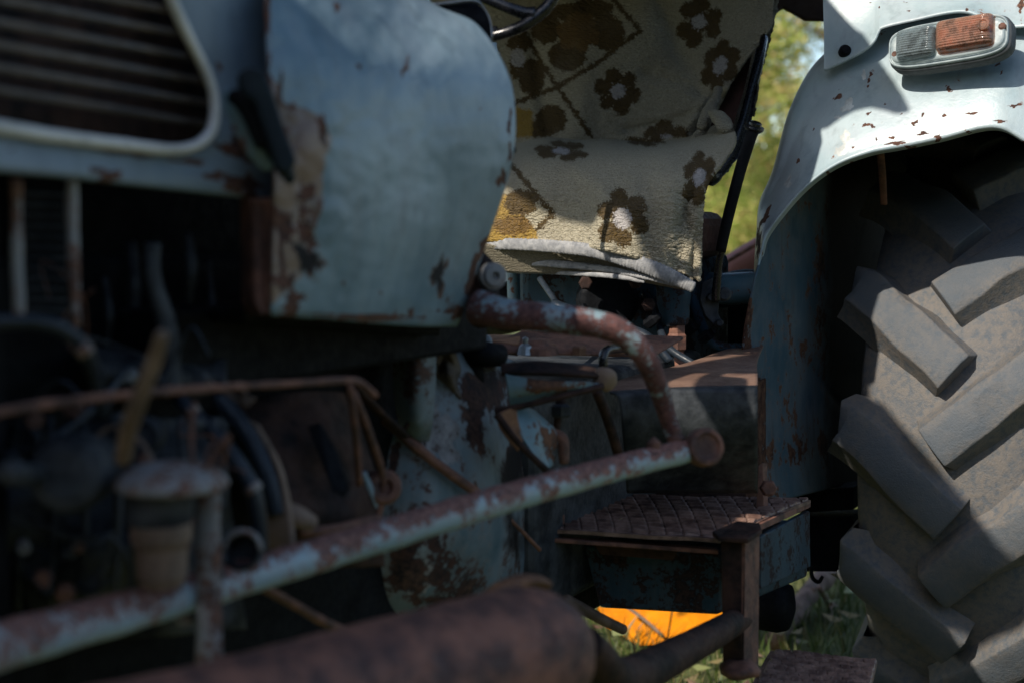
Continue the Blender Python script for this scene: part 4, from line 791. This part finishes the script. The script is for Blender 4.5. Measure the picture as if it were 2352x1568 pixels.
seatR = [(3.0, [(1150, 352), (1250, 332), (1330, 337), (1400, 336), (1500, 342), (1580, 330), (1640, 304)]), (2.90, [(1150, 340), (1250, 320), (1330, 325), (1400, 324), (1500, 330), (1580, 318), (1648, 288)]),
         (2.70, [(1150, 350), (1250, 334), (1330, 338), (1400, 337), (1500, 338), (1590, 326), (1683, 294)]),
         (2.53, [(1148, 366), (1250, 358), (1330, 362), (1400, 358), (1500, 356), (1600, 346), (1690, 326)]),
         (2.42, [(1140, 400), (1245, 395), (1320, 398), (1390, 392), (1490, 388), (1590, 378), (1668, 366)]),
         (2.355, [(1118, 455), (1230, 452), (1300, 455), (1380, 452), (1480, 446), (1570, 434), (1628, 418)]),
         (2.34, [(1104, 510), (1220, 510), (1290, 516), (1370, 520), (1460, 516), (1550, 508), (1616, 470)]),
         (2.33, [(1098, 548), (1200, 549), (1280, 553), (1360, 562), (1450, 580), (1530, 604), (1612, 560)]),
         (2.33, [(1098, 552), (1200, 553), (1280, 558), (1360, 568), (1450, 588), (1530, 612), (1608, 646)])]
def sfold(px, py):
    d = nap(px, py)
    c = distpath([(1690, 330), (1640, 360), (1560, 370)], px, py); d += .010*np.exp(-(c/20)**2)
    c = distpath([(1610, 400), (1600, 500), (1570, 640)], px, py); d += .010*np.sin(c/14)*np.exp(-(c/60)**2)
    for q, w, am in (([(1690, 320), (1600, 372), (1500, 392)], 11, .012), ([(1680, 350), (1600, 430), (1560, 520)], 13, .012), ([(1300, 372), (1380, 430), (1400, 560)], 22, -.014), ([(1480, 400), (1500, 480), (1490, 590)], 24, .014), ([(1200, 380), (1190, 450), (1220, 540)], 20, .012), ([(1560, 450), (1590, 540), (1588, 640)], 12, .010)):
        d += am*np.exp(-(distpath(q, px, py)/w)**2)
    return d+.016*np.sin((px-1150)/62+py/90)*np.clip((py-360)/120, 0, 1)
sheet('seat_cover', [srow(.055, s+.085, [(r[0][0]-140, r[0][1]+4)]+r) for s, r in seatR], 420, 440, mb, BL, .007, bcol, disp=sfold)
M['hem'] = plain('hem_ribbing', (.19, .195, .20), (.33, .33, .325), 70, .9, .0015, 0, .1)
def hem(name, pts, r, flat, colr, s=2.425):
    W = [(*P(a, b, DS(a, s-.012+.055*((a-1400)/280)**2)+dd), rr*DS(a, s)/F) for a, b, rr, dd in pts]
    o = tube3(name, W, mb, BL, n=260, seg=18, flat=flat, fdir=(0, 1, 0), rough=.0007, round_=.3, rs=110, rib=.07)
    at = o.data.color_attributes.new('mask', 'FLOAT_COLOR', 'POINT'); nvt = len(o.data.vertices)
    at.data.foreach_set('color', np.tile(np.array((*colr, 1), np.float32), nvt))
    o.data.materials.clear(); o.data.materials.append(M['hem']); return o
HC = (.36, .37, .385)
hem('hem', [(1070, 562, 14, 0), (1100, 560, 14, 0), (1200, 562, 14, 0), (1290, 568, 15, 0), (1370, 578, 16, 0), (1450, 600, 18, 0), (1530, 630, 18, 0), (1592, 660, 13, 0)], 1, .45, HC)
hem('hem', [(1090, 590, 9, .06), (1150, 598, 9, .06), (1270, 606, 9, .055), (1390, 618, 8, .045), (1470, 634, 6, .015), (1560, 656, 5, .01)], 1, .7, (.46, .44, .40))
hem('hem', [(1120, 620, 5, .09), (1180, 622, 6, .09), (1290, 627, 5, .08), (1400, 634, 6, .03), (1480, 646, 5, .02)], 1, .8, (.40, .38, .34))
# layer of fleece behind the hem, the flap behind the backrest and the rolled corner
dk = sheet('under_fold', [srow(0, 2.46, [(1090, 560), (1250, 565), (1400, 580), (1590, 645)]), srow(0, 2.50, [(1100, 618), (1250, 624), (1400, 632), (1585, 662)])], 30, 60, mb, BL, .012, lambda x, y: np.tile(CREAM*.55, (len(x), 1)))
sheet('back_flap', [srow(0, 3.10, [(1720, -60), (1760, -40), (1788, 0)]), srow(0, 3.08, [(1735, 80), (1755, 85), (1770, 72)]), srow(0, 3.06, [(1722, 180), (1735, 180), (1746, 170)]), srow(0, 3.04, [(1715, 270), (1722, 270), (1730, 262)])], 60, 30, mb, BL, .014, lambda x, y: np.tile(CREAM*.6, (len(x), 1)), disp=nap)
def tubecol(name, pts, colr, **k):
    W = [(*P(a, b, d), r*d/F) for a, b, d, r in pts]
    o = tube3(name, W, mb, BL, n=60, seg=20, rough=.004, rs=50, round_=.6, **k)
    X = np.array([v.co[:] for v in o.data.vertices]); at = o.data.color_attributes.new('mask', 'FLOAT_COLOR', 'POINT')
    nvt = len(X); c = np.tile(np.array((*colr, 1), np.float32), (nvt, 1)); at.data.foreach_set('color', c.ravel()); return o
tubecol('crumpled_fold', [(1650, 205, 3.10, 10), (1632, 250, 3.06, 16), (1612, 290, 3.02, 14)], CREAM*.8, flat=.7)
tubecol('crumpled_fold', [(1636, 258, 3.0, 10), (1655, 274, 2.94, 20), (1668, 296, 2.90, 16)], CREAM*.8, flat=.8)
tubecol('crumpled_fold', [(1618, 262, 3.06, 7), (1625, 285, 3.04, 9), (1596, 318, 3.02, 8)], CREAM*.8, flat=.8)
# ---------------------------------------------------------------- added unseen slabs, each cut to the outline of its shadow
def onto(z, p): t = (z-p.z)/SUN.z; return p+SUN*t
ZC = 2.25
seat_sh = [(1085, 425, 2.6), (1160, 432, 2.6), (1240, 488, 2.6), (1300, 512, 2.6), (1362, 522, 2.6), (1392, 478, 2.6), (1430, 485, 2.6), (1462, 540, 2.6), (1490, 600, 2.6), (1505, 650, 2.56), (1548, 680, 2.56), (1543, 610, 2.56), (1556, 568, 2.56), (1585, 556, 2.56), (1610, 580, 2.56), (1618, 640, 2.56), (1700, 620, 2.6), (1730, 400, 2.7), (1720, 290, 2.8), (1640, 262, 2.9), (1250, 300, 3.0), (1085, 322, 3.0)]
back_sh = [(1090, 236, 3.2), (1182, 238, 3.2), (1212, 262, 3.1), (1230, 300, 3.1), (1236, 350, 3.0), (1700, 350, 2.9), (1760, 200, 3.0), (1850, 60, 3.1), (1850, -250, 3.2), (1000, -250, 3.5)]
fsh = [(1740, 470, 2.9), (1776, 389, 2.8), (1790, 362, 2.8), (1816, 318, 2.8), (1836, 299, 2.8), (1869, 306, 2.8), (1902, 297, 2.8), (1935, 273, 2.8), (1967, 257, 2.8), (2000, 250, 2.8), (2033, 257, 2.8), (2060, 265, 2.8), (2088, 261, 2.8), (2073, 231, 2.8), (2043, 185, 2.8), (2000, 125, 2.8), (1964, 79, 2.85), (1918, 30, 2.85), (1896, 4, 2.86)]
from mathutils.bvhtree import BVHTree
bpy.context.view_layer.update()
def surf(objs):
    vs, fs_ = [], []
    for o in objs:
        b0 = len(vs); off = origin(o)
        vs += [v.co+off for v in o.data.vertices]; fs_ += [[b0+i for i in p.vertices] for p in o.data.polygons]
    return BVHTree.FromPolygons(vs, fs_)
BT = surf([ty]); BF = surf([fe, upl]); BB = surf([bpy.data.objects['seat_cover'], bpy.data.objects['back_cover']])
def hit(b, x, y, d):
    o = Vector((0, 0, CH)); q = P(x, y, 1)-o; h = b.ray_cast(o, q.normalized())
    return h[0] if h[0] is not None else P(x, y, d)
def slab(name, pts, z, mat, parent=TR):
    cp = [onto(z, hit(BT if name == 'tyre_shade_slab' else BF if q[0] > 1735 else BB, *q)) for q in pts]
    k = len(cp); return mesh(name, cp+[p+UP*.012 for p in cp], [tuple(range(k)), tuple(range(2*k-1, k-1, -1))]+[(i, (i+1) % k, k+(i+1) % k, k+i) for i in range(k)], mat, parent, False)
can = slab('seat_shade_slab', seat_sh, ZC, M['board'])
slab('back_shade_slab', back_sh, ZC+.03, M['board'], can)
slab('fender_shade_slab', fsh+[(1880, -200, 2.95), (1700, -200, 3.1), (1650, 200, 2.9)], ZC-.02, M['board'], can)
tysh = [(1890, 800, 2.96), (1972, 857, 2.9), (2021, 930, 2.9), (2085, 1005, 2.9), (2150, 1081, 2.9), (2239, 1193, 2.9), (2290, 1262, 2.9), (2400, 1390, 2.9), (2350, 1440, 2.9), (1960, 1440, 3.0)]
slab('tyre_shade_slab', tysh, 2.0, M['board'], can)  # added unseen slab that throws the shadow on the lower tread
dh_ = tbox('driver_shade_board', 2.15, 3.6, -.9, .22, 1.74, 1.76, M['board'], TR, 0); tbox('shade_valance', 2.15, 2.17, -.9, .22, 1.45, 1.738, M['board'], dh_, 0)  # added unseen boards that keep light off the backrest
tbox('sky_block_board', 2.25, 4.3, -1.0, .95, 2.28, 2.30, M['board'], TR, 0)  # added unseen board that blocks the sky above the seat
# ---------------------------------------------------------------- a rag on the gearbox
mr = plain('rag_cloth', (.06, .045, .03), (.13, .10, .07), 30, .9, .001)
rg = sheet('rag', [[(1005, 800, 2.05), (1020, 800, 2.03), (1045, 812, 2.06)], [(1003, 850, 2.02), (1030, 848, 2.00), (1056, 846, 2.05)], [(1008, 880, 2.03), (1034, 872, 2.0), (1052, 876, 2.04)], [(1030, 905, 2.04), (1042, 900, 2.02), (1058, 915, 2.03)]], 40, 40, mr, None, .004, rough=.03, rs=26)
tag(rg, 'small crumpled brown rag hanging beside the gearbox under the blue hood', 'rag')
lf = sheet('dry_leaf', [[(1412, 1190, 2.44), (1430, 1182, 2.45), (1452, 1186, 2.46)], [(1405, 1200, 2.42), (1430, 1192, 2.40), (1460, 1198, 2.43)], [(1415, 1208, 2.40), (1432, 1206, 2.39), (1448, 1204, 2.41)]], 14, 18, plain('leaf_brown', (.16, .10, .05), (.34, .25, .13), 60, .8, .0004), None, .0006, rough=.02, rs=60)
tag(lf, 'small curled dry leaf lying on the rusty treaded footstep', 'leaf')
# ================================================================= surroundings
mg_, n_, b_ = nodes('meadow'); v_ = vec(n_); g1 = nz(n_, v_, .25, 6); g2 = nz(n_, v_, 9, 6, .7)
n_.links.new(mixc(n_, step(n_, g1, .35, .65), mixc(n_, step(n_, g2, .3, .7), (.03, .042, .014), (.07, .085, .025)), mixc(n_, step(n_, g2, .3, .7), (.09, .10, .025), (.20, .20, .05))), b_.inputs['Base Color']); b_.inputs['Roughness'].default_value = .9
bump(n_, b_, g2, .04, .8)
bm = bmesh.new(); bmesh.ops.create_grid(bm, x_segments=60, y_segments=60, size=1500)
for v in bm.verts:
    if v.co.y > 60: v.co.z = (v.co.y-60)*.004
me = bpy.data.meshes.new('ground'); bm.to_mesh(me); bm.free(); gr = link('ground', me, mg_); tag(gr, kind='structure')
GZ = -.25
gr.location.z = GZ
def blade_field(name, n, xr, yr, hmin, hmax, wd_, mat, label):
    V = []; Fc = []
    for i in range(n):
        x, y = random.uniform(*xr), random.uniform(*yr); h = random.uniform(hmin, hmax); a = random.uniform(0, 6.28); wq = wd_*random.uniform(.6, 1.4)
        dx, dy = math.cos(a)*wq, math.sin(a)*wq; bx, by = random.uniform(-.6, .6)*h, random.uniform(-.6, .6)*h
        b = len(V)
        V += [(x-dx, y-dy, 0), (x+dx, y+dy, 0), (x+dx*.7+bx*.4, y+dy*.7+by*.4, h*.6), (x-dx*.7+bx*.4, y-dy*.7+by*.4, h*.6), (x+bx, y+by, h)]
        Fc += [(b, b+1, b+2, b+3), (b+3, b+2, b+4)]
    me = bpy.data.meshes.new(name); me.from_pydata(V, [], Fc); o = link(name, me, mat); o.location.z = GZ; tag(o, label, 'grass', kind='stuff'); return o
def leafmat(name, cs, tr=.35):
    m, n, b = nodes(name); g = n.nodes.new('ShaderNodeNewGeometry'); r = n.nodes.new('ShaderNodeValToRGB'); r.color_ramp.interpolation = 'CONSTANT'
    e = r.color_ramp.elements
    for i, c in enumerate(cs):
        x = e[i] if i < 2 else e.new(i/len(cs)); x.position = i/len(cs); x.color = (*c, 1)
    n.links.new(g.outputs['Random Per Island'], r.inputs[0]); n.links.new(r.outputs[0], b.inputs['Base Color']); b.inputs['Roughness'].default_value = .5
    t = n.nodes.new('ShaderNodeBsdfTranslucent'); n.links.new(r.outputs[0], t.inputs[0]); mx = n.nodes.new('ShaderNodeMixShader'); mx.inputs[0].default_value = tr
    n.links.new(b.outputs[0], mx.inputs[1]); n.links.new(t.outputs[0], mx.inputs[2]); n.links.new(mx.outputs[0], n.nodes['Material Output'].inputs[0])
    return m
M['grass'] = leafmat('grass_blades', [(.03, .055, .012), (.06, .10, .02), (.10, .13, .03), (.20, .17, .07), (.05, .09, .015)])
blade_field('grass', 30000, (-1.5, 3.6), (2.2, 8.0), .03, .14, .003, M['grass'], 'dark green grass with dry blades under and behind the tractor')
# fallen leaves on the grass
ml = leafmat('dry_leaf', [(.18, .11, .06), (.24, .19, .08), (.13, .07, .04), (.20, .22, .08)], .2)
V = []; Fc = []
for i in range(420):
    x, y = random.uniform(-.5, 2.4), random.uniform(3.0, 6.5); s = random.uniform(.02, .05); a = random.uniform(0, 6.28); b = len(V); z = random.uniform(.02, .09)
    for k, (u, v, h) in enumerate(((-1, 0, .2), (-.3, .5, 0), (1, 0, .3), (-.3, -.5, .1))):
        V.append((x+s*(u*math.cos(a)-v*math.sin(a)), y+s*(u*math.sin(a)+v*math.cos(a)), z+h*s))
    Fc.append((b, b+1, b+2, b+3))
me = bpy.data.meshes.new('fallen_leaves'); me.from_pydata(V, [], Fc); fl_ = link('fallen_leaves', me, ml); fl_.location.z = GZ; tag(fl_, 'dry brown and yellow leaves scattered on the grass', 'leaves', kind='stuff')
# orange sheet lying behind the axle
mo = plain('orange_plastic', (.50, .155, .002), (.66, .225, .003), 9, .7, .001, 0, .1)
def DG(y, h=.03): return DH(y, GZ+h)
og = prism('orange_panel', [(1372, 1392, DG(1392, .10)), (1545, 1388, DG(1388, .12)), (1530, 1478, DG(1478, .02)), (1462, 1472, DG(1472, .02)), (1395, 1432, DG(1432, .05))], 0, UP*-.012, mo, None, .003)
prism('folded_flap', [(1548, 1388, DG(1388, .125)), (1680, 1398, DG(1398, .20)), (1600, 1440, DG(1440, .10)), (1533, 1478, DG(1478, .025))], 0, UP*-.012, mo, og, .003)
tube('edge_fold', [(1440, 1392, DG(1392, .125), 4), (1490, 1430, DG(1430, .085), 4), (1525, 1462, DG(1462, .05), 4)], M['tan'], og, n=10, seg=8)
tag(og, 'bent bright orange panel lying on the grass under the tractor', 'panel')
# exposed root and drawbar
mw = plain('bark', (.10, .06, .045), (.24, .16, .12), 14, .85, .004)
rt = tube('branch', [(1780, 1470, DG(1470), 22), (1830, 1400, DG(1400, .05), 24), (1880, 1340, DG(1340, .08), 26), (1930, 1290, DG(1290, .1), 22)], mw, None, n=30, seg=12, rough=.015, rs=10)
for q in ([(1880, 1345, DG(1345, .1), 8), (1905, 1390, DG(1390), 6), (1912, 1430, DG(1430), 3)], [(1870, 1350, DG(1350, .1), 8), (1850, 1390, DG(1390), 5), (1842, 1410, DG(1410), 3)]): tube('twig', q, mw, None, n=10, seg=6).parent = rt
tag(rt, 'forked brown tree branch lying on the grass behind the black tank', 'branch')
mp = plain('pink_primer', (.20, .085, .075), (.30, .14, .12), 10, .6, .001)
db = tube('implement_beam', [(1560, 680, 4.6, 26), (1640, 640, 4.6, 32), (1740, 585, 4.6, 36), (1900, 500, 4.6, 38), (2100, 420, 4.6, 40)], mp, None, n=20, seg=16)
tube('beam_edge', [(1560, 655, 4.45, 5), (1650, 612, 4.45, 5), (1740, 560, 4.45, 5), (1900, 470, 4.45, 5)], M['rust'], db, n=12, seg=8)
tube('beam_leg', [(1900, 500, 4.6, 30), (1905, 900, 4.6, 30), (1910, 1250, 4.6, 30)], mp, db, n=8, seg=12)
tag(db, 'reddish steel beam of an implement standing behind the tractor', 'beam')
pk = tube('orange_stake', [(1630, 640, 4.4, 8), (1622, 600, 4.4, 8), (1618, 580, 4.4, 9)], M['rustlight'], None, n=6, seg=8)
pk.name = 'stake_pole'; tag(pk, 'short rusty orange stake standing behind the blanket corner', 'stake')
mbn = plain('blocker_boards', (.05, .04, .035), (.10, .08, .065), 4, .9, .004)
bn = empty('barn_blocker', (-3, -8, GZ))  # unseen timber building added behind the camera to block low sky light
box('wall', (-3, -8.0, GZ+2.1), Vector((13, 0, 0)), Vector((0, .12, 0)), Vector((0, 0, 2.1)), mbn, bn, .01)
box('roof', (-3, -9.3, GZ+4.5), Vector((13.4, 0, 0)), Vector((0, 1.6, -.35)), Vector((0, .02, .06)), M['board'], bn, .01)
box('door', (-2, -7.84, GZ+1.3), Vector((1.4, 0, 0)), Vector((0, .04, 0)), Vector((0, 0, 1.3)), M['board'], bn, .01)
tag(bn, 'unseen dark timber front with a plank door, added to block light', 'barn_blocker')
# low wall far across the meadow
wv = []; 
wl = box('garden_wall', (14, 62, .65), Vector((40, 3, 0)), Vector((-.01, .12, 0)), Vector((0, 0, .45)), plain('wall_plaster', (.40, .26, .20), (.55, .42, .34), 3, .8, .01), None, .02)
tag(wl, 'low pinkish garden wall across the sunny meadow', 'wall')
# trees behind
M['leaf'] = leafmat('leaves', [(.20, .27, .05), (.34, .40, .08), (.48, .50, .13), (.60, .55, .20), (.62, .44, .20), (.30, .38, .08)], .5)
def tree(name, x, y, h, r, n, label, z0=.12, ls=.11, seed=1):
    rnd = random.Random(seed); t = empty(name, (x, y, 0)); tag(t, label, 'tree', 'trees behind the meadow')
    lm = []
    tube3('trunk', [(x, y, -.1, h*.022), (x+.05*h*.2, y, h*.3, h*.018), (x, y+.1, h*.65, h*.011), (x+.1, y, h*.9, h*.004)], mw, t, n=12, seg=8)
    for i in range(6):
        a = i*1.05+rnd.random(); z = h*(.3+.09*i); L = r*(.9-.08*i)
        b = tube3('limb', [(x, y, z, h*.008), (x+math.cos(a)*L*.5, y+math.sin(a)*L*.5, z+L*.2, h*.005), (x+math.cos(a)*L, y+math.sin(a)*L, z+L*.3, h*.002)], mw, t, n=6, seg=6)
    V = []; Fc = []
    cl = []
    for i in range(70):
        zz = rnd.uniform(z0, 1); q = math.sin(min(1, (zz-z0)/(1-z0)*1.05+.12)*math.pi)**.6; a = rnd.uniform(0, 6.28); rr = r*q*rnd.uniform(.2, 1)**.6
        cl.append((x+math.cos(a)*rr, y+math.sin(a)*rr, h*zz, r*rnd.uniform(.14, .3)))
    for i in range(n):
        c = cl[rnd.randrange(len(cl))]
        u = Vector((rnd.gauss(0, 1), rnd.gauss(0, 1), rnd.gauss(0, .8))).normalized()*c[3]*rnd.uniform(.3, 1.1); p = Vector(c[:3])+u-Vector((x, y, 0))
        s = ls*rnd.uniform(.6, 1.5); d1 = Vector((rnd.gauss(0, 1), rnd.gauss(0, 1), rnd.gauss(0, 1))).normalized(); d2 = d1.orthogonal().normalized(); b = len(V)
        V += [p-d1*s, p+d2*s*.45, p+d1*s, p-d2*s*.45]; Fc.append((b, b+1, b+2, b+3))
    me = bpy.data.meshes.new('crown'); me.from_pydata(V, [], Fc); link('crown', me, M['leaf'], t)
    return t
tree('broadleaf_tree', 4.8, 21, 9.0, 3.2, 80000, 'tall yellow green tree filling the gap between blanket and fender', .05, .045, 3)
tree('broadleaf_tree', 8.2, 27, 10, 3.4, 30000, 'wide green tree standing right of the tall yellow green one', .05, .07, 5)
tree('broadleaf_tree', .5, 30, 9, 3.2, 12000, 'round green tree hidden mostly behind the seat blanket', .06, .14, 8)
for i, (x, y, h, r, lb) in enumerate(((6.5, 44, 7, 4, 'low bushy tree far across the meadow beside the wall'), (13, 48, 8, 4.5, 'broad far tree at the right end of the meadow'), (-6, 40, 9, 4, 'far green tree left of the tractor seat'))):
    tree('broadleaf_tree', x, y, h, r, 9000, lb, .05, .22, 20+i)
